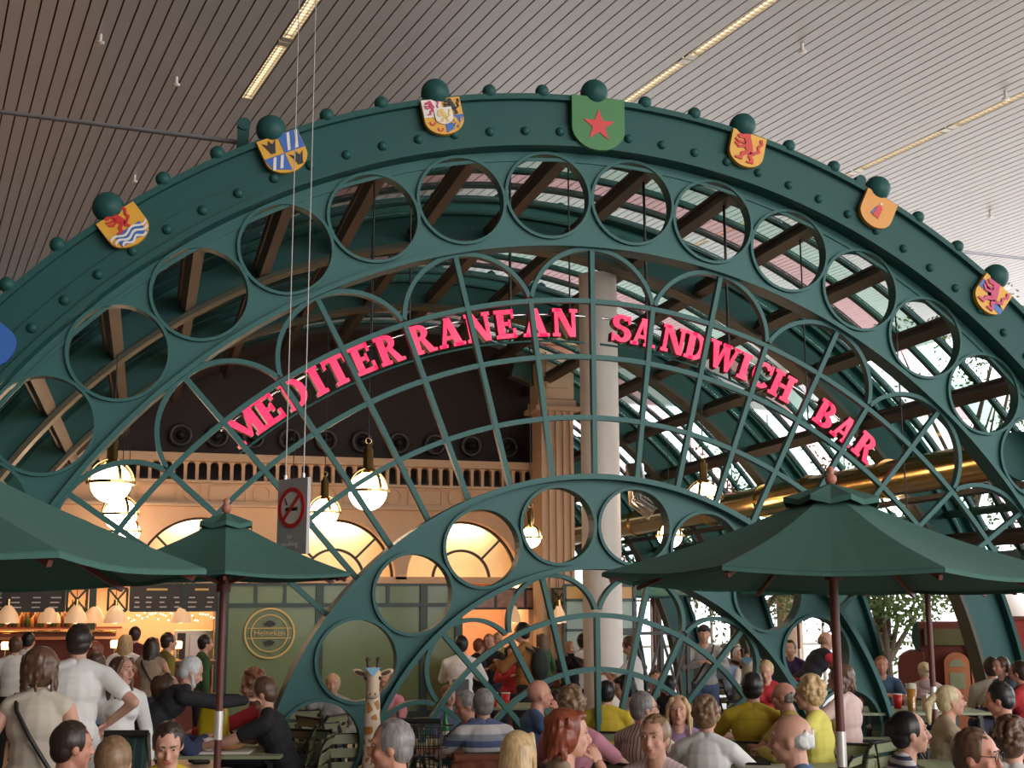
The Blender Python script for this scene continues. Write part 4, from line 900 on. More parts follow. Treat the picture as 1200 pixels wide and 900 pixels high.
def hairmat(c):
    return mat('hair '+c, HC[c], .4, 0, .75, 22, bump=1.0, aniso=(4, 4, .6))
def ik(S_, Wt, l1, l2, hint):
    d = Wt-S_; L = min(d.length, (l1+l2)*.985); d.normalize(); Wt = S_+d*L
    a = (l1*l1-l2*l2+L*L)/(2*L); h = sqrt(max(1e-6, l1*l1-a*a)); n = hint-d*hint.dot(d); n = n.normalized() if n.length > 1e-4 else Vector((0, 0, -1)); return S_+d*a+n*h, Wt
NP = [0]
def person(px, py, hw, face, label, pose='sit', hair=('short', 'dark'), top=('white', (.7, .68, .65)), sleeve='long', legs=('navy', (.03, .035, .06)), sk=0, hy=0, hp=0, lean=4, L='lap', R='lap', female=False, size=None, extra=(), near=None, sway=0, group=None):
    k = (py-714)/F; hw *= 1.18 if hw >= 30 else 1.1 if hw >= 21 else 1.04
    if pose == 'sit': dep = 1.37/(k+.74*hw/251)
    else: dep = 1.8/(k+1.57*hw/251)
    if size: dep = size
    s = hw*dep/251; H3 = atd(px, py, dep); near = (hw >= 24) if near is None else near
    rz = -(YAW+atan2(px-600, F))-radians(face)
    lr = radians(lean)
    hh = .70   # hip to head centre
    hipz = H3.z-s*(.50*cos(lr)+.15)
    fw = Vector((-sin(rz), cos(rz), 0)); base = Vector((H3.x, H3.y, 0))-fw*(s*(.50*sin(lr)+.03)); o = local('person', base, rz, label, 'person', group)
    T = Matrix.Translation((0, 0, hipz)) @ Matrix.Scale(s, 4); TT = T @ Matrix.Rotation(-lr, 4, 'X')    # torso leans forward
    neck = TT @ Vector((0, 0, .50)); C = Vector((0, s*(.50*sin(lr)+.03), H3.z))
    HM = Matrix.Translation(C) @ Matrix.Rotation(-radians(hy), 4, 'Z') @ Matrix.Rotation(-radians(hp), 4, 'X') @ Matrix.Scale(s, 4)
    w = .92 if female else 1.0
    def torso(b, g, top_only=False):
        b.T = TT
        ell(b, (0, 0, .05), (.155*1+g+(0.01 if female else 0), .115+g, .13)); ell(b, (0, .005, .19), (.138*w+g, .105+g, .16)); ell(b, (0, .0, .34), (.165*w+g, .11+g, .15)); ell(b, (0, -.015, .42), (.14*w+g, .085+g, .08+g*.5))
        capsule(b, (-.15*w, -.01, .435), (.15*w, -.01, .435), .05+g, .05+g)
        for q in (-1, 1): capsule(b, (q*.03, -.02, .50), (q*.15*w, -.012, .445), .042+g*.6, .045+g)
        if female:
            for q in (-1, 1): ell(b, (q*.068, .085, .34), (.058+g*.5, .055+g*.5, .058))
        b.T = None
    arms = {}
    for q, tgt in ((-1, L), (1, R)):
        Sh = TT @ Vector((q*.178*w, -.005, .43)); hint = Vector((q*.7, -.35, -.9)); hd = None
        if tgt == 'lap': Wt = Vector((q*.12*s, .30*s+C.y*.5, hipz+.10*s)) if pose == 'sit' else Vector((q*.25*s, .05*s, hipz-.06*s))
        elif tgt == 'table': Wt = Vector((q*.15*s, C.y+.30*s, hipz+.26*s)); hint = Vector((q*1, -.2, -.5))
        elif tgt == 'down': Wt = Vector((q*.27*s, .04*s, hipz-.04*s)); hint = Vector((q*.5, -1, 0))
        elif tgt == 'mouth': Wt = HM @ Vector((q*.03, .15, -.13)); hint = Vector((q*.8, .1, -1))
        elif tgt == 'cheek': Wt = HM @ Vector((q*.085, .06, -.10)); hint = Vector((q*1, .3, -1))
        elif tgt == 'front': Wt = Vector((q*.06*s, C.y+.28*s, hipz+.30*s)); hint = Vector((q*1, -.3, -.6))
        elif tgt == 'reach': Wt = Vector((q*.12*s, C.y+.45*s, hipz+.22*s)); hint = Vector((q*.8, 0, -.7))
        elif tgt == 'hip': Wt = Vector((q*.22*s, .06*s, hipz+.12*s)); hint = Vector((q*1.2, -.8, .1))
        else: Wt = Vector(tgt)
        El, Wt = ik(Sh, Wt, .285*s, .25*s, hint); arms[q] = (Sh, El, Wt)
    # legs
    lg = {}
    for q in (-1, 1):
        Hp = Vector((q*.09*s, 0, hipz))
        if pose == 'sit': Kn = Vector((q*.11*s, .42*s, max(hipz-.02, .2))); An = Vector((q*.11*s, .40*s, .09))
        elif pose == 'kneel': Kn = Vector((q*.1*s, .2, .1)); An = Vector((q*.1*s, -.2, .08))
        else: Kn = Vector((q*.095*s, .025*s, hipz*.52)); An = Vector((q*.10*s, -.02*s, .09))
        lg[q] = (Hp, Kn, An)
    b = MB(); torso(b, 0); capsule(b, neck-Vector((0, 0, .05*s)), C-(HM.to_3x3() @ Vector((0, .015, .06))), .058*s*w, .052*s*w)
    b.T = HM
    ell(b, (0, -.008, .022), (.078, .094, .090), n=20, m_=14); ell(b, (0, .026, -.042), (.061, .060, .068), n=16); ell(b, (0, .0, -.03), (.066, .07, .06), n=16); ell(b, (0, .058, -.093), (.026, .024, .018)); ell(b, (0, .045, -.07), (.045, .04, .03))
    capsule(b, (0, .084, .012), (0, .104, -.027), .008, .0135, 8); ell(b, (0, .098, -.033), (.017, .013, .010)); capsule(b, (-.04, .074, .031), (.04, .074, .031), .012, .012, 8)
    for q in (-1, 1): ell(b, (q*.075, -.006, -.012), (.009, .019, .031)); ell(b, (q*.038, .062, -.028), (.022, .02, .022))
    ell(b, (0, .083, -.060), (.022, .012, .012))
    b.T = None
    for q in (-1, 1):
        Sh, El, Wr = arms[q]; capsule(b, Sh, El, .048*s*w, .038*s*w); capsule(b, El, Wr, .038*s*w, .026*s*w)
        Hp, Kn, An = lg[q]; capsule(b, Hp, Kn, .082*s, .055*s); capsule(b, Kn, An, .054*s, .036*s)
    body = b.build('body', skin(sk), o); rm = body.modifiers.new('r', 'REMESH'); rm.mode = 'VOXEL'; rm.voxel_size = (.0075 if near else .012)*s; rm.use_smooth_shade = True
    sm_ = body.modifiers.new('s', 'SMOOTH'); sm_.factor = .5; sm_.iterations = 3 if near else 2
    # hands, joined into the body mesh after smoothing
    hb = MB()
    for q in (-1, 1):
        Sh, El, Wr = arms[q]; d = (Wr-El).normalized(); side = d.cross(Vector((0, 0, 1))); side = side.normalized() if side.length > .2 else Vector((1, 0, 0)); up_ = side.cross(d)
        Pm = Wr+d*.05*s; ell(hb, (0, 0, 0), (1, 1, 1), Matrix.Translation(Pm) @ Matrix((side, up_, d)).transposed().to_4x4() @ Matrix.Diagonal((.038*s, .016*s, .05*s, 1)), 10, 8)
        for i in range(4):
            x = (-.027+.018*i)*s; ln = (.036, .042, .039, .030)[i if q > 0 else 3-i]*s; a = Pm+d*.035*s+side*x; m1 = a+(d*.92-up_*.38)*ln; m2 = m1+(d*.45-up_*.9)*ln*.8; capsule(hb, a, m1, .0088*s, .008*s, 7); capsule(hb, m1, m2, .008*s, .0065*s, 7)
        a = Pm-d*.01*s-side*q*.033*s; m1 = a+(d*.7-side*q*.6-up_*.2)*.032*s; m2 = m1+(d*.9-up_*.35)*.026*s; capsule(hb, a, m1, .0105*s, .0095*s, 7); capsule(hb, m1, m2, .0095*s, .0075*s, 7)
    BAKE.append((body, hb))
    def remesh(b, name, M, vox, par=o, it=2):
        c = b.build(name, M, par); r = c.modifiers.new('r', 'REMESH'); r.mode = 'VOXEL'; r.voxel_size = vox*s; r.use_smooth_shade = True; q = c.modifiers.new('s', 'SMOOTH'); q.factor = .5; q.iterations = it; BAKE.append((c, None)); return c
    # face
    if near:
        b = MB(); b.T = HM
        for q in (-1, 1):
            b = MB(); b.T = HM; ell(b, (q*.031, .0795, .012), (.0105, .007, .005), n=10, m_=6); ey = b.build('eye', mat('eye white', (.42, .36, .33), .3), o)
            b = MB(); b.T = HM; ell(b, (q*.031, .0845, .012), (.0052, .0035, .0048), n=8, m_=6); b.build('iris', mat('dark iris', (.03, .025, .02), .2), ey)
            b = MB(); b.T = HM; capsule(b, (q*.016, .089, .032), (q*.047, .076, .034), .0045, .003, 6); b.build('eyebrow', hairmat(hair[1] if hair[1] not in ('white', 'pale') else 'grey'), o)
        b = MB(); b.T = HM; ell(b, (0, .0925, -.056), (.023, .006, .0045), n=10, m_=6); ell(b, (0, .0905, -.064), (.019, .006, .0052), n=10, m_=6); b.build('lips', mat('lips', (.42, .13, .11), .4), body)
    # hair
    st, hc = hair; b = MB(); b.T = HM; rnd = random.Random(int(px*7+py)); hv = .007 if near else .011
    if st not in ('bald', 'fringe', 'cap'):
        ell(b, (0, -.020, .024), (.087, .096, .093), n=20, m_=14); ell(b, (0, -.045, -.02), (.078, .062, .07))
    if st == 'short':
        for q in range(50): a = rnd.uniform(0, 2*pi); e = rnd.uniform(.35, 1.5); ell(b, (.07*cos(a)*cos(e), -.018+.082*sin(a)*cos(e), .03+.083*sin(e)), (.017, .017, .014), n=6, m_=5)
    if st == 'fringe':
        ell(b, (0, -.045, -.002), (.079, .062, .054), n=18)
        for q in range(60):
            a = rnd.uniform(pi*1.0, 2.0*pi); z = rnd.uniform(-.04, .04); ell(b, (.072*cos(a), -.042+.058*sin(a), z), (.009, .011, .013), n=6, m_=5)
    if st in ('bob', 'bun'):
        if st == 'bob':
            ell(b, (0, -.035, -.015), (.102, .088, .095), n=20, m_=12); ell(b, (0, -.03, .04), (.093, .098, .085), n=18); ell(b, (-.01, .038, .088), (.062, .045, .026))
            for q in range(46): a = rnd.uniform(pi*.93, 2.07*pi); ell(b, (.096*cos(a), -.033+.086*sin(a), rnd.uniform(-.105, .06)), (.011, .012, .03), n=6, m_=5)
        else: ell(b, (0, -.105, .03), (.04, .035, .04)); [ell(b, (rnd.uniform(-.04, .04), -.10+rnd.uniform(-.03, .03), .03+rnd.uniform(-.04, .05)), (.02, .02, .02), n=6, m_=5) for q in range(8)]
    if st in ('long', 'longwavy'):
        for q in range(15):
            a = pi*(1.02+.96*q/14); x, y = .078*cos(a), -.015+.075*sin(a); zz_ = rnd.uniform(.20, .27); wv = .02 if st == 'longwavy' else .006
            capsule(b, (x, y, .03), (x*1.15, y*1.1-.005, -.08), .022, .022, 8); capsule(b, (x*1.15, y*1.1-.005, -.08), (x*1.2+rnd.uniform(-wv, wv), y*1.1-.01+rnd.uniform(-wv, wv), -zz_), .022, .012, 8)
        for q in (-1, 1): capsule(b, (q*.05, .045, .085), (q*.082, .025, -.01), .02, .018, 8); capsule(b, (q*.082, .025, -.01), (q*.088, .03, -.2), .018, .012, 8)
    if st == 'curly':
        for q in range(120):
            a = rnd.uniform(0, 2*pi); e = rnd.uniform(-.75, 1.57); 
            if sin(a) > .3 and e < .75: continue
            ell(b, (.085*cos(a)*cos(e), -.02+.095*sin(a)*cos(e), .028+.095*sin(e)), (.02, .02, .02), n=6, m_=5)
    if st == 'pony':
        ell(b, (0, -.115, .03), (.028, .025, .028)); capsule(b, (0, -.12, .03), (0, -.17, -.03), .03, .035, 10); capsule(b, (0, -.17, -.03), (.02, -.17, -.17), .035, .012, 10)
    if st == 'braids':
        for q in range(18):
            a = pi*(.9+1.2*q/17); x, y = .083*cos(a), -.015+.09*sin(a)
            for j in range(8): t = j/7; ell(b, (x*(.4+.75*min(1, t*2)), y*(.4+.75*min(1, t*2)), .115-.27*t), (.010, .010, .020), n=6, m_=5)
    if st != 'bald' and st != 'cap': remesh(b, 'hair', hairmat(hc), hv, o, 1)
    if st == 'cap':
        b = MB(); b.T = HM; ell(b, (0, -.05, -.01), (.074, .055, .05)); remesh(b, 'hair', hairmat(hc), hv)
        b = MB(); b.T = HM; ell(b, (0, -.012, .045), (.084, .1, .078), n=18); ell(b, (0, .10, .055), (.06, .06, .010)); remesh(b, 'cap', mat('black cap', (.02, .02, .025), .8), .007)
    # clothes
    b = MB(); torso(b, .012)
    for q in (-1, 1):
        Sh, El, Wr = arms[q]; g = .013*s
        if sleeve == 'none': continue
        t = 1 if sleeve == 'long' else .62; E2 = Sh.lerp(El, t); capsule(b, Sh, E2, .052*s*w+g, (.044*s*w+g))
        if sleeve == 'long': capsule(b, El, El.lerp(Wr, .93), .042*s*w+g, .031*s*w+g*.8)
    b.T = TT
    for i in range(10): a = 2*pi*i/10; b_ = 2*pi*(i+1)/10; capsule(b, (.062*w*cos(a), -.008+.058*sin(a), .475-.012*sin(a)), (.062*w*cos(b_), -.008+.058*sin(b_), .475-.012*sin(b_)), .015, .015, 6)
    if pose != 'sit' or 'untucked' in extra: ell(b, (0, 0, .0), (.168, .128, .10))
    b.T = None
    tm = top if not isinstance(top, tuple) else cloth(*top)
    sh = remesh(b, 'jacket' if 'jacket' in extra else 'shirt', tm, .009 if near else .013, o, 2)
    b = MB(); b.T = T; ell(b, (0, 0, .0), (.172, .13, .11)); b.T = None
    for q in (-1, 1): Hp, Kn, An = lg[q]; capsule(b, Hp, Kn, .092*s, .066*s); capsule(b, Kn, An+Vector((0, 0, .03)), .066*s, .052*s)
    remesh(b, 'trousers', cloth(*legs), .016, o, 1)
    b = MB()
    for q in (-1, 1): An = lg[q][2]; capsule(b, An+Vector((0, -.03*s, -.045)), An+Vector((0, .15*s, -.055)), .038*s, .032*s, 10)
    b.build('shoes', BLACK, o)
    if 'beard' in extra:
        b = MB(); b.T = HM; ell(b, (0, .06, -.092), (.036, .03, .03)); ell(b, (0, .088, -.05), (.028, .012, .008)); [capsule(b, (q*.066, .01, -.03), (q*.03, .055, -.09), .014, .02, 8) for q in (-1, 1)]; remesh(b, 'beard', hairmat('white'), .007)
    if 'glasses' in extra:
        b = MB(); b.T = HM
        for q in (-1, 1): b.arcbox((q*.032, .008), .018, .0205, .098, .101, 0, 360, 20); b.bar((q*.052, .099, .012), (q*.078, -.01, .008), .002, .003)
        b.bar((-.014, .1, .012), (.014, .1, .012), .002, .003); b.build('glasses', BLACK, o)
    if 'backpack' in extra:
        b = MB(); b.T = TT; ell(b, (0, -.19, .26), (.14, .09, .2)); [capsule(b, (q*.11, .11, .3), (q*.12, -.02, .49), .02, .02, 8) for q in (-1, 1)]; [capsule(b, (q*.12, -.02, .49), (q*.11, -.15, .42), .02, .02, 8) for q in (-1, 1)]; remesh(b, 'backpack', mat('backpack fabric', (.02, .03, .025), .8), .012)
    if 'bag' in extra:
        b = MB(); b.T = TT; b.box((0.02, -.16, .12), (.2, .06, .24)); b.build('bag', mat('grey bag', (.12, .14, .16), .7), o, bevel=.01)
    if 'strap' in extra:
        b = MB(); b.T = TT; pts_ = [(-.12, .0, .51), (-.08, -.13, .42), (.0, -.135, .28), (.12, -.13, .1), (.17, -.04, .02), (.12, .12, .1), (0, .13, .3), (-.1, .11, .44), (-.12, 0, .51)]; b.tube(pts_, .012, 6); b.build('strap', BLACK, o)
    if 'vest' in extra:
        b = MB(); torso(b, .028); remesh(b, 'vest', mat('black vest', (.014, .014, .02), .85), .011)
    if 'hood' in extra:
        b = MB(); b.T = TT; ell(b, (0, -.09, .47), (.11, .06, .07)); remesh(b, 'hood', tm, .011)
    if 'camera' in extra:
        b = MB(); p_ = (arms[-1][2]+arms[1][2])/2+Vector((0, .05*s, .02)); b.box(p_, (.1*s, .06*s, .07*s)); c_ = b.build('camera', BLACK, o, bevel=.006)
    if 'kerchief' in extra: pass
    if pose == 'sit': SEATS.append((base, rz, hipz-.085*s, s, label, fw))
    return o, H3, s
SEATS = []
W_ = ('white', (.80, .77, .74)); PK = ('pink', (.62, .25, .32)); YL = ('yellow', (.55, .40, .03)); NV = ('navy blue', (.03, .045, .10)); BK = ('black', (.014, .014, .018)); TN = ('tan', (.34, .25, .18)); DN = ('denim', (.07, .13, .24)); RD = ('red', (.48, .03, .04)); GY = ('grey', (.3, .29, .28)); OL = ('olive', (.2, .17, .03)); BR = ('brown jacket', (.3, .13, .035)); LBL = ('light blue', (.22, .33, .5)); CR = ('cream', (.5, .44, .36)); JN = ('jeans', (.05, .08, .15)); GRT = ('bottle green', (.03, .09, .03)); PP = ('pale pink', (.6, .44, .42)); BE = ('beige', (.38, .29, .2)); CO = ('coral', (.65, .18, .12)); LY = ('lemon', (.62, .56, .12))
ST1 = striped('blue and white stripes', (.62, .6, .6), (.10, .13, .26), 2, 6.5, (.3, .33, .4), .42)
ST2 = striped('fine vertical stripes', (.58, .5, .42), (.26, .10, .09), 0, 34, (.66, .6, .54), .4)
ST3 = striped('pale pink stripes', (.66, .46, .48), (.7, .62, .62), 0, 40)
ST4 = striped('thin navy stripes', (.66, .63, .62), (.05, .05, .1), 2, 26, None, .55)
# --- left
person(93, 752, 27, 8, 'tall man standing with his back turned in a white short sleeved shirt', 'stand', ('short', 'dark'), W_, 'short', W_, L='down', R='hip', near=True, extra=('untucked',))
person(48, 783, 30, 12, 'woman with a brown bob standing in a sleeveless cream top at the left', 'stand', ('bob', 'brown'), CR, 'none', CR, L='down', R='down', female=True, near=True, extra=('strap',))
person(85, 874, 34, 75, 'man with short dark hair facing right at the bottom left', 'sit', ('short', 'dark'), ('dark red', (.16, .02, .02)), 'long', sk=1, L='table', R='table', hp=5)
person(133, 893, 36, 10, 'seated person with light brown hair seen from behind at the bottom left', 'sit', ('short', 'light'), BE, 'long', L='table', R='table')
person(143, 786, 23, 160, 'young woman with long brown hair in a white blouse looking back over her shoulder', 'stand', ('longwavy', 'brown'), W_, 'long', W_, hy=-25, L='down', R='hip', female=True, near=True)
person(109, 764, 17, -20, 'person with dark red hair queueing behind the white shirted man', 'stand', ('bob', 'red'), ('dark', (.03, .02, .02)), female=True)
person(112, 777, 18, 0, 'person with brown hair low beside the white shirted man', 'stand', ('bob', 'brown'), LBL, female=True)
person(147, 753, 14, 10, 'woman with long blond hair in a white top queueing at the bar', 'stand', ('long', 'blond'), W_, 'short', W_, female=True)
person(158, 744, 13.5, 0, 'man with dark hair in a maroon top at the bar, seen from behind', 'stand', ('short', 'dark'), ('maroon', (.08, .012, .015)))
person(166, 778, 12, 10, 'person in a coral top low in the queue at the bar', 'stand', ('short', 'brown'), CO, 'short')
person(178, 757, 15, 12, 'woman with long dark hair and a sleeveless beige top at the bar', 'stand', ('longwavy', 'dark'), TN, 'none', female=True, extra=('strap',))
person(198, 752, 15, 70, 'man in a mustard shirt with a dark strap facing right at the bar', 'stand', ('short', 'dark'), OL, extra=('strap',))
person(241, 754, 14, 75, 'man in a dark green shirt by the steel oven facing right', 'stand', ('short', 'black'), GRT, extra=('strap',))
person(18, 757, 15, 5, 'barman in a white shirt at the far left bar', 'stand', ('short', 'brown'), W_, legs=BK)
person(34, 751, 14, 30, 'bar worker with black hair in white behind the far left counter', 'stand', ('short', 'black'), W_, size=15.5, legs=BK)
person(224, 787, 22, 80, 'white bearded man in a black sweater bending over the table', 'stand', ('short', 'white'), BK, 'long', BK, lean=52, hp=25, L='reach', R='reach', near=True, extra=('beard',), size=9.3)
person(195, 808, 25, 82, 'woman with short brown hair in a navy jacket holding a bite near her mouth', 'sit', ('short', 'brown'), NV, 'long', L='table', R='front', hp=-2, extra=('jacket',))
person(197, 872, 31, 180, 'young man in a yellow jacket looking down, bottom left of the red cups', 'sit', ('short', 'dark'), YL, 'long', hp=25, L='table', R='table', extra=('jacket',))
person(296, 802, 22, -80, 'person with curly auburn hair in a red shirt leaning to the table', 'sit', ('curly', 'auburn'), RD, 'long', lean=28, hp=15, L='reach', R='reach')
person(308, 812, 24, -78, 'person with grey brown hair in a black shirt reaching over the table', 'sit', ('short', 'brown'), BK, 'short', lean=24, hp=15, L='reach', R='table')
person(390, 802, 17, 185, 'blond woman in a grey top resting her cheek on her hand behind the inner arch', 'sit', ('short', 'blond'), GY, L='lap', R='cheek', female=True, lean=14)
person(452, 800, 15.5, 170, 'bald headed person in a bright pink sweater behind the giraffe', 'sit', ('fringe', 'brown'), PK, 'long', L='reach', R='reach', lean=16)
person(458, 874, 36, -85, 'grey haired man with a white collar facing left at the bottom', 'sit', ('short', 'grey'), W_, 'long', sk=1, L='table', R='table', hp=4)
# --- middle
person(541, 756, 15.5, 8, 'waiter in a white shirt with a grey bag, seen from behind through the arch', 'stand', ('short', 'black'), W_, 'long', BK, L='front', R='front', extra=('bag',))
person(562, 757, 12, 60, 'woman with dark red hair standing right of the waiter', 'stand', ('short', 'red'), BK, female=True)
person(573, 752, 12.5, 178, 'red haired man in a black shirt facing the camera at the servery', 'stand', ('short', 'auburn'), BK, sk=0)
person(584, 749, 11, 150, 'person in a mustard top behind the red haired man', 'stand', ('short', 'light'), OL, size=17.5)
person(599, 765, 12, 170, 'woman in a red top holding something dark near the servery', 'stand', ('bob', 'dark'), RD, female=True, L='front', R='front')
person(611, 741, 16, -70, 'man in a tawny brown jacket with a backpack facing left', 'stand', ('short', 'black'), BR, 'long', BK, L='front', R='reach', extra=('backpack', 'jacket'))
person(634, 750, 11, -60, 'woman with long brown hair behind the brown jacket man', 'stand', ('long', 'brown'), GRT, female=True)
person(526, 816, 16, 150, 'person with auburn hair hidden behind the grey haired man', 'sit', ('curly', 'auburn'), ('dull blue', (.1, .13, .2)))
person(545, 826, 21, -110, 'grey haired man in a slate blue shirt bending left over the table', 'sit', ('short', 'grey'), ('slate', (.12, .15, .22)), 'short', hp=20, lean=16, L='table', R='table', sk=1)
person(566, 825, 23, -12, 'man in a blue and white striped shirt seen from behind', 'sit', ('short', 'grey'), ST1, 'short', L='table', R='table', lean=10)
person(632, 814, 23, 70, 'bald man in a blue shirt with his hand at his mouth', 'sit', ('bald', 'grey'), DN, 'short', R='mouth', L='table', sk=1, near=True)
person(609, 880, 30, 40, 'blond girl with long stringy hair at the bottom', 'sit', ('long', 'blond'), W_, 'short', size=6.0, near=True)
person(667, 860, 35, 80, 'woman with bright auburn hair eating, facing right in a tan top', 'sit', ('bob', 'red'), TN, 'short', R='mouth', L='table', female=True, hp=4)
person(672, 826, 27, 22, 'woman with curly blond hair in a pink top seen from behind', 'sit', ('curly', 'light'), PK, 'short', female=True, L='table', R='table', near=True)
person(652, 821, 17, 15, 'dark haired man in a white shirt between the bald man and the curly haired woman', 'sit', ('short', 'dark'), W_)
person(711, 812, 20, 5, 'dark haired person in a yellow shirt seen from behind before the round column', 'sit', ('short', 'black'), YL, 'short')
person(731, 806, 20, -100, 'dark haired woman in pale pink looking down, right of the round column', 'sit', ('bob', 'black'), PP, hp=15, female=True, L='table', R='table')
person(755, 830, 25, 40, 'man with dark grey hair in a finely striped shirt turned to the right', 'sit', ('short', 'grey'), ST2, 'short', hy=30, L='table', R='table', extra=('glasses',))
person(767, 864, 31, -150, 'light haired man in a pale pink striped shirt in the foreground', 'sit', ('short', 'light'), ST3, 'short', hy=-10, L='table', R='table', hp=2)
person(795, 832, 23, 182, 'girl with long straight blond hair facing the camera', 'sit', ('long', 'blond'), ('lilac', (.3, .2, .32)), 'short', female=True, L='table', R='table', near=True)
person(828, 838, 27, 12, 'woman with curly golden hair in a white jacket seen from behind', 'sit', ('curly', 'light'), W_, 'long', female=True, L='table', R='table', extra=('jacket',))
person(738, 757, 15.5, -75, 'man in a white t-shirt looking down beside the round column', 'stand', ('short', 'brown'), W_, 'short', JN, size=12.3, hp=28, L='front', R='front')
person(825, 743, 15, 178, 'young man in a black cap and grey hooded top standing in the inner arch', 'stand', ('cap', 'dark'), GY, 'long', JN, L='front', R='front', extra=('hood', 'strap'))
person(668, 760, 12, 175, 'blond person holding a camera up left of the round column', 'sit', ('short', 'blond'), ('dark', (.03, .02, .02)), extra=('camera',), L='mouth', R='mouth', size=15)
person(683, 752, 14, -10, 'man in a white shirt sitting at the bar partly behind the round column', 'stand', ('short', 'black'), W_, 'long', BK)
person(768, 798, 17, 170, 'brown haired person behind the man with the finely striped shirt', 'sit', ('short', 'brown'), ('rust', (.25, .08, .04)))
person(785, 803, 16, 20, 'dark haired person behind the long haired blond girl', 'sit', ('short', 'black'), BK)
# --- right
person(882, 806, 23, 5, 'man with black hair in a mustard yellow shirt seen from behind', 'sit', ('short', 'black'), YL, 'short', L='table', R='table')
person(898, 786, 16, 195, 'little blond girl in a red dress looking down', 'stand', ('short', 'blond'), RD, 'none', RD, hp=20, size=10.6, female=True)
person(866, 768, 12.5, 150, 'white haired person in light blue far behind the railing', 'sit', ('short', 'white'), LBL, size=16.5)
person(877, 773, 10, 180, 'child beside the white haired person far behind', 'sit', ('short', 'light'), W_, size=15.5)
person(850, 762, 11, 40, 'person in light blue behind the hooded young man', 'sit', ('short', 'grey'), LBL, size=17)
person(918, 816, 22, -75, 'balding man in a yellow shirt facing left', 'sit', ('fringe', 'grey'), ('gold', (.5, .34, .08)), 'short', sk=1, L='table', R='table')
person(948, 813, 26, -72, 'woman with short golden hair in a lemon jacket facing left', 'sit', ('curly', 'blond'), LY, 'long', female=True, L='table', R='table', extra=('jacket',))
person(927, 866, 36, -80, 'white haired balding man in a denim shirt facing left in the foreground', 'sit', ('fringe', 'white'), DN, 'long', sk=0, L='table', R='table', hp=3)
person(968, 751, 15, 60, 'man in a dark vest over red sleeves bending forward by the parasol pole', 'stand', ('fringe', 'light'), RD, 'long', BK, lean=42, hp=10, extra=('vest',), L='reach', R='reach')
person(926, 760, 13.5, 190, 'young dark haired person standing left of the man in the vest', 'stand', ('short', 'dark'), ('violet', (.06, .04, .14)), female=True)
person(984, 795, 22, -60, 'brown haired woman in a pale pink blouse behind the parasol pole', 'sit', ('bob', 'brown'), PP, 'long', female=True, size=9.3, L='table', R='table')
person(1033, 780, 15, 178, 'ruddy faced man in a patterned denim shirt behind the beer glasses', 'sit', ('short', 'auburn'), DN, 'short', L='front', R='front', sk=1)
person(1083, 786, 14.5, -15, 'woman with a blond updo and a pale pink hooded top seen from behind', 'sit', ('bun', 'pale'), PP, 'long', female=True, extra=('hood',))
person(1162, 783, 18, -5, 'dark haired man in a cream shirt with his back to the roof rib', 'sit', ('short', 'dark'), CR, 'short')
person(1173, 781, 15.5, -120, 'man hidden behind the dark haired man by the roof rib', 'sit', ('short', 'brown'), ('grey blue', (.08, .1, .14)), size=12.8)
person(1194, 788, 19, -70, 'man in a red polo shirt cut by the right edge', 'sit', ('short', 'dark'), RD, 'short', sk=1, L='front', R='front')
person(1114, 821, 24, 75, 'blond woman with a ponytail in a beige jacket facing right', 'sit', ('pony', 'pale'), BE, 'long', female=True, L='table', R='table', extra=('jacket',), lean=8)
person(1171, 819, 25, -80, 'dark haired man in a black t-shirt eating at the right', 'sit', ('short', 'black'), BK, 'short', L='front', R='front', sk=1, hp=12, lean=12)
person(1066, 858, 31, 75, 'woman with pinned dark hair and a striped top looking right', 'sit', ('bun', 'black'), ST4, 'long', female=True, L='table', R='table', hp=-3)
person(1145, 886, 38, 110, 'man with glasses and a high forehead at the bottom right', 'sit', ('short', 'brown'), ('dark grey', (.05, .05, .06)), 'long', sk=1, L='table', R='table', extra=('glasses',), hp=4)
person(1187, 868, 32, 20, 'woman with curly chestnut hair in a white top at the bottom right', 'sit', ('curly', 'brown'), W_, 'long', female=True, L='table', R='table')
# bake the remeshed surfaces in one pass
dg = bpy.context.evaluated_depsgraph_get(); dg.update()
import bmesh
for ob, hb in BAKE:
    me = bpy.data.meshes.new_from_object(ob.evaluated_get(dg)); me.name = ob.name
    if hb:
        bm = bmesh.new(); bm.from_mesh(me); vs = [bm.verts.new(v) for v in hb.v]
        for f in hb.f:
            try: fc = bm.faces.new([vs[i] for i in f]); fc.smooth = True
            except ValueError: pass
        bm.to_mesh(me); bm.free()
    for p in me.polygons: p.use_smooth = True
    ob.modifiers.clear(); ob.data = me
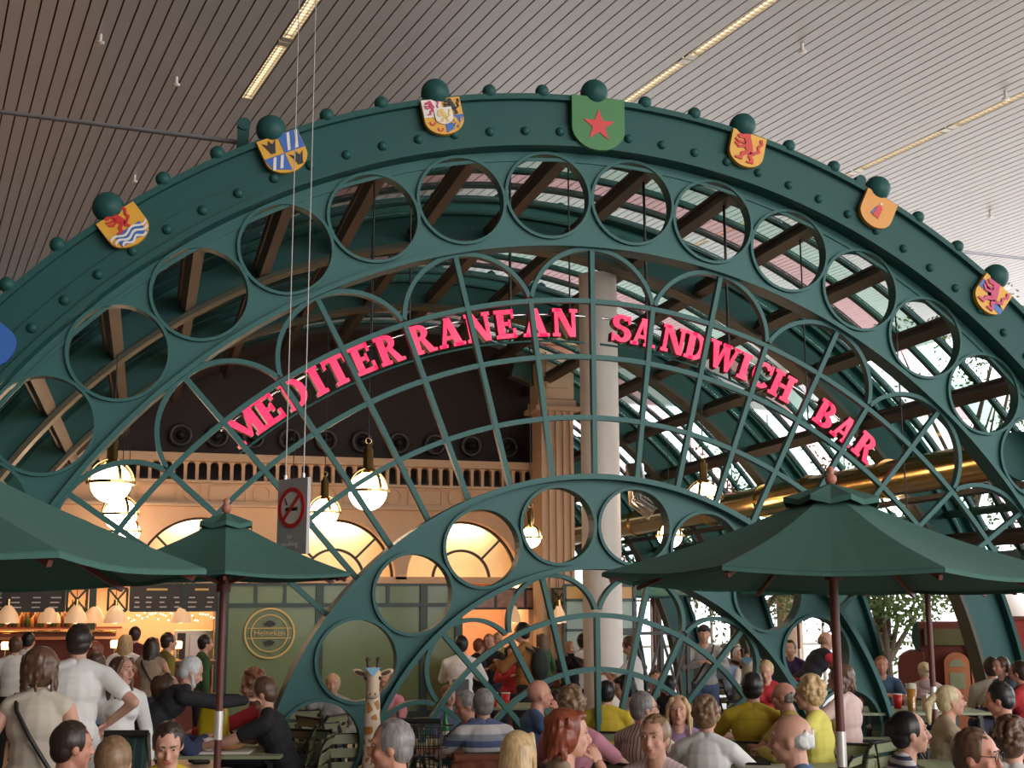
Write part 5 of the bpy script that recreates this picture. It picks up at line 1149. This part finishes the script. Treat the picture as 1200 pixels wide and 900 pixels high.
# ---------------------------------------------------------------- chairs and tables
SLW = mat('pale green slats', (.27, .30, .18), .55, 0, .1, 8)
def make_chair(loc, rz, label, cat='chair', group='green slatted folding chairs'):
    o = local('folding_chair', loc, rz, label, cat, group)
    for i in range(5): b = MB(); b.box((0, -.15+i*.082, .445), (.42, .068, .018)); b.build('seat_slat', SLW, o, bevel=.004)
    for i in range(3): b = MB(); b.T = Matrix.Translation((0, -.225-.02*i, .60+i*.105)) @ Matrix.Rotation(radians(12), 4, 'X'); b.box((0, 0, 0), (.41, .016, .075)); b.build('back_slat', SLW, o, bevel=.004)
    for s_ in (-1, 1):
        b = MB(); b.bar((s_*.2, -.29, .86), (s_*.2, .2, 0), .018, .028, (1, 0, 0)); b.build('front_leg', BLACK, o)
        b = MB(); b.bar((s_*.17, .18, .43), (s_*.17, -.28, 0), .018, .028, (1, 0, 0)); b.build('rear_leg', BLACK, o)
    b = MB(); b.tube([(-.2, -.29, .85), (.2, -.29, .85)], .01, 8); b.build('top_rod', BLACK, o); b = MB(); b.tube([(-.2, .14, .06), (.2, .14, .06)], .008, 8); b.build('foot_rod', BLACK, o); return o
ch0 = None
def chair(loc, rz, label, zs=1.0, tilt=0, s=1):
    global ch0
    if ch0 is None: ch0 = make_chair(loc, rz, label); c = ch0
    else: c = dup(ch0, loc, rz, label)
    c.scale = (s, s, zs); c.rotation_euler = (tilt, 0, rz); return c
def short(l): return ' '.join(l.replace(',', '').split()[:9])
for base, rz, sz, s, label, fw in SEATS:
    sh = label.split(',')[0]; w_ = sh.split()
    chair(base+Vector((0, 0, 0)), rz, 'green slatted chair under the '+' '.join(w_[:11]), min(1.02, max(.5, sz/.47)))
def pdep(px, dep): p = atd(px, 714, dep); return Vector((p.x, p.y, 0))
for px, dep, f_, l, t in ((861, 8.3, 5, 'empty green slatted chair in front of the white jacket woman', 0), (992, 9.4, 10, 'empty green slatted chair left of the pair behind the parasol pole', 0), (1027, 9.6, -8, 'empty green slatted chair right of the red shopping bag', 0),
    (352, 12.0, 180, 'folded green chair standing upright highest in the stack behind the inner arch', 0), (347, 11.0, 120, 'green chair tipped against the others at the left of the stack', .25), (378, 10.8, 60, 'green chair tipped forward in the middle of the stack', -.2), (402, 10.9, 150, 'green chair leaning at the right of the stack behind the arch', .15), (392, 10.9, 30, 'green chair lowest in the stack behind the arch', .1), (425, 9.9, 170, 'green chair beside the giraffe post', .12), (368, 11.9, -60, 'green chair half hidden at the back of the stack', 0), (872, 13.5, 0, 'green chair with a white seat beyond the inner arch', 0), (1085, 11.2, 90, 'green chair beside the pale pink hooded woman', 0)):
    q = pdep(px, dep); q.z = abs(t)*.12; chair(q, -(YAW+atan2(px-600, F))-radians(f_), l, 1.0, t)
def table(px, dep, w, d, z, label, rot=0, par=None):
    q = pdep(px, dep); o = local('slatted_table', q, -YAW+radians(rot), label, 'table', 'green slatted café tables')
    n = int(d/.09)
    b = MB()
    for i in range(n): b.box((0, -d/2+(i+.5)*d/n, z-.012), (w, d/n-.008, .024))
    b.build('top', SLW, o, bevel=.003); b = MB(); b.box((0, 0, z-.04), (w-.1, .04, .03)); b.box((-w/2+.1, 0, z-.04), (.04, d-.06, .03)); b.box((w/2-.1, 0, z-.04), (.04, d-.06, .03)); b.build('frame', BLACK, o)
    for sx in (-1, 1):
        for sy in (-1, 1): b = MB(); b.box((sx*(w/2-.08), sy*(d/2-.08), (z-.05)/2), (.035, .035, z-.05)); b.build('leg', BLACK, o)
    o['z'] = z; return o, q, z, o.rotation_euler.z
TB = [table(268, 7.75, 1.0, .6, .75, 'green slatted table with two red cups at the lower left'), table(255, 9.7, 1.15, .75, .76, 'green slatted table with a tray and a yellow bag at the left'), table(527, 10.3, .9, .7, .75, 'green slatted table with a green bottle behind the striped shirt man'), table(705, 8.0, 1.0, .7, .74, 'green slatted table between the pink top woman and the finely striped man'), table(905, 8.6, 1.0, .8, .74, 'green slatted table between the yellow shirts'), table(1052, 11.8, 1.35, .8, .88, 'green slatted table with tall beer glasses at the right'), table(1144, 8.8, .9, .75, .74, 'green slatted table between the ponytail woman and the man in black'), table(1015, 10.6, .9, .7, .72, 'empty green slatted table right of the parasol pole'), table(590, 12.9, 1.0, .7, .85, 'table with two red cups behind the crossing bars of the inner arch')]
del_ = [t[0].pop('z', None) if False else None for t in TB]
for t in TB:
    if 'z' in t[0]: del t[0]['z']
def on(i, x, y, dz=0): 
    o, q, z, r = TB[i]; v = Matrix.Rotation(r, 4, 'Z') @ Vector((x, y, 0)); return Vector((q.x+v.x, q.y+v.y, z+dz))
REDC = mat('red paper cup', (.6, .02, .02), .4)
def cup(p, label, h=.13, r=.045, grp='red paper cups'):
    o = local('paper_cup', p, 0, label, 'cup', grp); b = MB(); b.lathe([(0, 0), (r*.72, 0), (r, h), (r*.93, h), (r*.66, .01), (0, .01)], 20); b.build('body', REDC, o); b = MB(); b.lathe([(r, h-.004), (r*1.06, h), (r, h+.006), (r*.92, h+.002)], 20); b.build('rim', WHE, o)
cup(on(0, -.02, -.25), 'red paper cup at the lower left, left of its twin', .12); cup(on(0, .07, -.28), 'red paper cup directly below the left parasol pole', .14, .05)
cup(on(8, -.1, -.2), 'red cup on the far table, the left of two'); cup(on(8, .02, -.2), 'red cup on the far table, the right of two'); cup(on(5, -.02, .1), 'red cup behind the tall beer glasses')
BEER = mat('amber beer', (.62, .26, .03), .15); FOAM = mat('beer foam', (.85, .8, .68), .8)
for x, y, l, h in ((-.24, -.1, 'tall beer glass, the left one partly behind the arch foot', .22), (.02, -.2, 'tall beer glass with foam at the front of the right table', .25)):
    o = local('beer_glass', on(5, x, y), 0, l, 'glass', 'beer glasses'); b = MB(); b.lathe([(0, 0), (.035, 0), (.045, h*.8), (0, h*.8)], 20); b.build('beer', BEER, o); b = MB(); b.lathe([(.045, h*.8), (.047, h*.97), (0, h)], 20); b.build('foam', FOAM, o); b = MB(); b.lathe([(.038, 0), (.05, h), (.052, h), (.04, -.001)], 20); b.build('glass', glassmat('drinking glass', (.95, .95, .93), .1), o)
o = local('napkin_box', on(5, .24, -.2), -YAW, 'white box of napkins beside the beer glass', 'box'); b = MB(); b.box((0, 0, .075), (.22, .14, .15)); b.build('body', WHE, o, bevel=.006); b = MB(); b.box((0, 0, .152), (.12, .04, .01)); b.build('opening', BLACK, o)
o = local('salad_bowl', on(5, .42, -.1), 0, 'wide pale bowl on the right table beside the napkin box', 'bowl'); b = MB(); b.lathe([(0, 0), (.06, 0), (.13, .07), (.125, .072), (.055, .01), (0, .01)], 24); b.build('bowl', mat('celadon', (.45, .5, .4), .3), o); b = MB(); b.ball((0, 0, .05), .09, 12, 8, sc=(1, 1, .3)); b.build('salad', mat('salad', (.3, .12, .05), .8, 0, .9, 30), o)
o = local('serving_tray', on(1, .12, -.12), -YAW, 'pale tray with a white mug and food on the left table', 'tray'); b = MB(); b.box((0, 0, .008), (.42, .3, .016)); b.build('tray', WHE, o, bevel=.004)
o = local('mug', on(1, .0, -.16, .018), 0, 'white mug standing on the tray', 'mug'); b = MB(); b.lathe([(0, 0), (.038, 0), (.04, .09), (.034, .09), (.032, .01), (0, .01)], 20); b.build('body', WHE, o); b = MB(); b.tube([(.038+.025*sin(t*pi/6), 0, .045+.028*cos(t*pi/6)) for t in range(7)], .006, 8); b.build('handle', WHE, o)
o = local('sandwich', on(1, .16, -.1, .018), .3, 'bread roll lying on the tray', 'sandwich'); b = MB(); b.ball((0, 0, .025), .09, 16, 10, sc=(1.2, .5, .3)); b.build('bread', mat('crust', (.5, .28, .1), .8), o); b = MB(); b.ball((0, 0, .02), .09, 12, 8, sc=(1.24, .54, .08)); b.build('filling', mat('ham', (.5, .15, .12), .7), o)
def bag(p, rz, w, h, d, M, label):
    o = local('shopping_bag', p, rz, label, 'bag'); b = MB(); n = 12; vs = []
    for j in range(6):
        t = j/5; ww = w*(1-.12*t+.03*sin(j*2)); dd = d*(1-.55*t)
        for i in range(n): a = 2*pi*i/n; k = 1+.05*sin(i*3+j*2); vs.append((ww/2*max(-1, min(1, 1.3*cos(a)))*k, dd/2*max(-1, min(1, 1.3*sin(a)))*k, h*t))
    b.add(vs, [(j*n+i, j*n+(i+1) % n, (j+1)*n+(i+1) % n, (j+1)*n+i) for j in range(5) for i in range(n)]+[tuple(range(n))[::-1]], True); b.build('sack', M, o)
    b = MB()
    for s_ in (-1, 1): b.tube([(-w*.22, s_*d*.18, h*.95), (-w*.16, s_*d*.12, h*1.22), (0, s_*.01, h*1.34), (w*.16, s_*d*.12, h*1.22), (w*.22, s_*d*.18, h*.95)], .01, 6)
    b.build('handles', M, o); return o
bag(on(1, -.05, .22), -YAW, .24, .3, .16, mat('yellow plastic', (.62, .46, .02), .3), 'bright yellow shopping bag standing on the left table')
q = pdep(992, 7.6); q.z = .46; o = bag(q, -YAW, .27, .30, .16, mat('red plastic', (.6, .015, .03), .3), 'red shopping bag with handles beside the parasol pole')
q.z = 0; chair(q, -YAW-radians(30), 'green chair carrying the red shopping bag')
o = local('beer_bottle', on(2, -.02, -.2), 0, 'green glass bottle on the table left of the striped shirt man', 'bottle'); b = MB(); b.lathe([(0, 0), (.032, 0), (.032, .15), (.014, .2), (.013, .25), (0, .25)], 16); b.build('glass', mat('green bottle glass', (.02, .2, .05), .1), o); b = MB(); b.lathe([(.0325, .05), (.0325, .11)], 16); b.build('label', WHE, o)
# ---------------------------------------------------------------- painted giraffes
GIR = mat('giraffe patches', (.6, .5, .38), .6); nt = GIR.node_tree; vo = nt.nodes.new('ShaderNodeTexVoronoi'); vo.inputs['Scale'].default_value = 13; vo.feature = 'DISTANCE_TO_EDGE'; tc = nt.nodes.new('ShaderNodeTexCoord'); nt.links.new(tc.outputs['Object'], vo.inputs['Vector'])
rp = nt.nodes.new('ShaderNodeValToRGB'); rp.color_ramp.interpolation = 'CONSTANT'; rp.color_ramp.elements[0].color = (.68, .56, .42, 1); rp.color_ramp.elements[1].position = .16; rp.color_ramp.elements[1].color = (.42, .17, .04, 1); nt.links.new(vo.outputs['Distance'], rp.inputs[0]); nt.links.new(rp.outputs[0], nt.nodes['Principled BSDF'].inputs['Base Color'])
GC = mat('giraffe cream', (.62, .46, .32), .6); GB = mat('giraffe brown', (.09, .045, .03), .6); KB = mat('pale blue kerchief', (.25, .5, .68), .6)
def giraffe(px, py, dep, sc, label, rot=0):
    H = atd(px, py, dep); o = local('giraffe_figure', (H.x, H.y, 0), -(YAW+atan2(px-600, F))+pi+rot, label, 'giraffe figure', 'painted giraffe figures')
    T = Matrix.Translation((0, 0, H.z)) @ Matrix.Scale(sc, 4)
    b = MB(); zb = .55; capsule(b, (0, -.02, zb), (0, -.01, H.z-.06), .075*sc, .05*sc, 16, .8); capsule(b, (0, -.1, .5), (0, -.5, .52), .14*sc, .15*sc, 14); b.build('neck_and_body', GIR, o)
    for x in (-.08, .08):
        for y in (-.1, -.5): b = MB(); b.tube([(x, y, 0), (x, y, .45)], [.03, .045], 10); b.build('leg', GIR, o)
    b = MB(); b.T = T; ell(b, (0, .0, .02), (.062, .07, .07)); capsule(b, (0, .03, -.0), (0, .085, -.085), .052, .042); ell(b, (0, .09, -.10), (.05, .035, .035)); hd = b.build('head', GC, o)
    for q_ in (-1, 1):
        b = MB(); b.T = T @ Matrix.Translation((q_*.095, -.01, .045)) @ Matrix.Rotation(q_*-.35, 4, 'Y'); ell(b, (0, 0, 0), (.058, .014, .026)); e = b.build('ear', GC, hd)
        b = MB(); b.T = T @ Matrix.Translation((q_*.095, .004, .045)) @ Matrix.Rotation(q_*-.35, 4, 'Y'); ell(b, (0, 0, 0), (.038, .006, .014)); b.build('inner_ear', GB, hd)
        b = MB(); b.T = T; capsule(b, (q_*.03, -.01, .07), (q_*.038, -.015, .13), .013, .013, 8); ell(b, (q_*.038, -.015, .14), (.018, .018, .018)); b.build('horn', GB, hd)
        b = MB(); b.T = T; ell(b, (q_*.052, .052, .01), (.012, .012, .014)); b.build('eye', BLACK, hd)
        b = MB(); b.T = T; ell(b, (q_*.018, .122, -.098), (.006, .005, .008)); b.build('nostril', GB, hd)
    b = MB(); b.T = T; b.prism([(-.055, .085), (.055, .085), (0, .02)], .045, .075); b.build('kerchief', KB, o)
giraffe(437, 796, 9.2, 1.0, 'painted giraffe figure with a blue patch on its brow left of the inner arch leg')
giraffe(876, 783, 11.6, 1.15, 'pale giraffe figure half hidden behind the man in mustard yellow')
# ---------------------------------------------------------------- trolley, pushchair, draped coats
q = pdep(490, 8.9); o = local('wire_trolley', q, -YAW-.2, 'black wire shopping trolley behind the grey haired man', 'trolley')
b = MB(); b.tube([(-.17, 0, 1.04), (.17, 0, 1.04)], .018, 10); b.build('handle', BLACK, o)
b = MB()
for s_ in (-1, 1): b.tube([(s_*.17, 0, 1.04), (s_*.15, .08, .8), (s_*.13, .12, .12)], .010, 8)
b.tube([(-.15, .08, .8), (.15, .08, .8)], .008, 8); b.build('frame', CHROME, o); b = MB()
for i in range(9): x = -.15+.3*i/8; b.tube([(x, 0, 1.0), (x*.85, .12, .62)], .0035, 4); b.tube([(x, .5, .95), (x*.85, .45, .62)], .0035, 4)
for i in range(6): z = 1.0-.075*i; t = i/5; b.tube([(-.15+.02*t, .0+.12*t, z), (.15-.02*t, .12*t, z), (.14, .5-.05*t, z-.03), (-.14, .5-.05*t, z-.03), (-.15+.02*t, .12*t, z)], .0035, 4)
b.build('basket', BLACK, o)
for x, y in ((-.13, .12), (.13, .12), (-.12, .45), (.12, .45)): b = MB(); b.T = Matrix.Translation((x, y, .06)) @ Matrix.Rotation(pi/2, 4, 'Y'); b.lathe([(0, -.012), (.055, -.012), (.06, 0), (.055, .012), (0, .012)], 16); b.build('wheel', BLACK, o)
PLAID = striped('plaid', (.012, .03, .03), (.03, .08, .06), 0, 18, None, .8)
q = pdep(157, 8.2); o = local('pushchair', q, -YAW, 'dark green plaid pushchair back in front of the young woman in white', 'pushchair')
b = MB(); b.T = Matrix.Translation((0, 0, .83)) @ Matrix.Rotation(-.15, 4, 'X'); b.box((0, 0, 0), (.26, .05, .38)); b.build('fabric_back', PLAID, o, bevel=.02); b = MB(); b.tube([(-.14, -.03, 1.03), (.14, -.03, 1.03)], .022, 10); b.build('handle', BLACK, o)
b = MB()
for s_ in (-1, 1): b.tube([(s_*.14, -.03, 1.03), (s_*.14, .1, .55), (s_*.14, .35, .1)], .012, 8); b.tube([(s_*.14, .1, .55), (s_*.14, -.15, .1)], .012, 8)
b.build('frame', CHROME, o)
for s_ in (-1, 1):
    for y in (-.15, .35): b = MB(); b.T = Matrix.Translation((s_*.15, y, .08)) @ Matrix.Rotation(pi/2, 4, 'Y'); b.lathe([(0, -.012), (.07, -.012), (.08, 0), (.07, .012), (0, .012)], 16); b.build('wheel', BLACK, o)
def coat(px, dep, w, h, M, label):
    q = pdep(px, dep); o = local('draped_coat', q, -(YAW+atan2(px-600, F)), label, 'coat'); b = MB(); nx, nz = 12, 10; vs = []
    for j in range(nz+1):
        for i in range(nx+1): t = i/nx-.5; z = .82-h*j/nz; vs.append((t*w*(1+.12*j/nz), -.32-.03*sin(t*22+j*.5)*(.3+j/nz)-(.05 if j > 0 else -.05), z+(.0 if j else .0)-.05*abs(t)))
    b.add(vs, [(j*(nx+1)+i, j*(nx+1)+i+1, (j+1)*(nx+1)+i+1, (j+1)*(nx+1)+i) for j in range(nz) for i in range(nx)], True); c = b.build('cloth', M, o); c.modifiers.new('thick', 'SOLIDIFY').thickness = .02
    b = MB(); b.tube([(-w*.45, -.3, .82), (w*.45, -.3, .82)], .03, 10); b.build('collar', M, o)
coat(566, 8.9, .42, .42, cloth('rust coat', (.20, .06, .03)), 'rust brown coat hung over the chair of the striped shirt man')
coat(905, 8.2, .44, .5, cloth('stone coat', (.42, .38, .3)), 'stone coloured coat hung over a chair left of the white haired man')
coat(742, 8.0, .3, .4, cloth('taupe coat', (.16, .12, .08)), 'taupe coat hung over the chair of the finely striped shirt man')
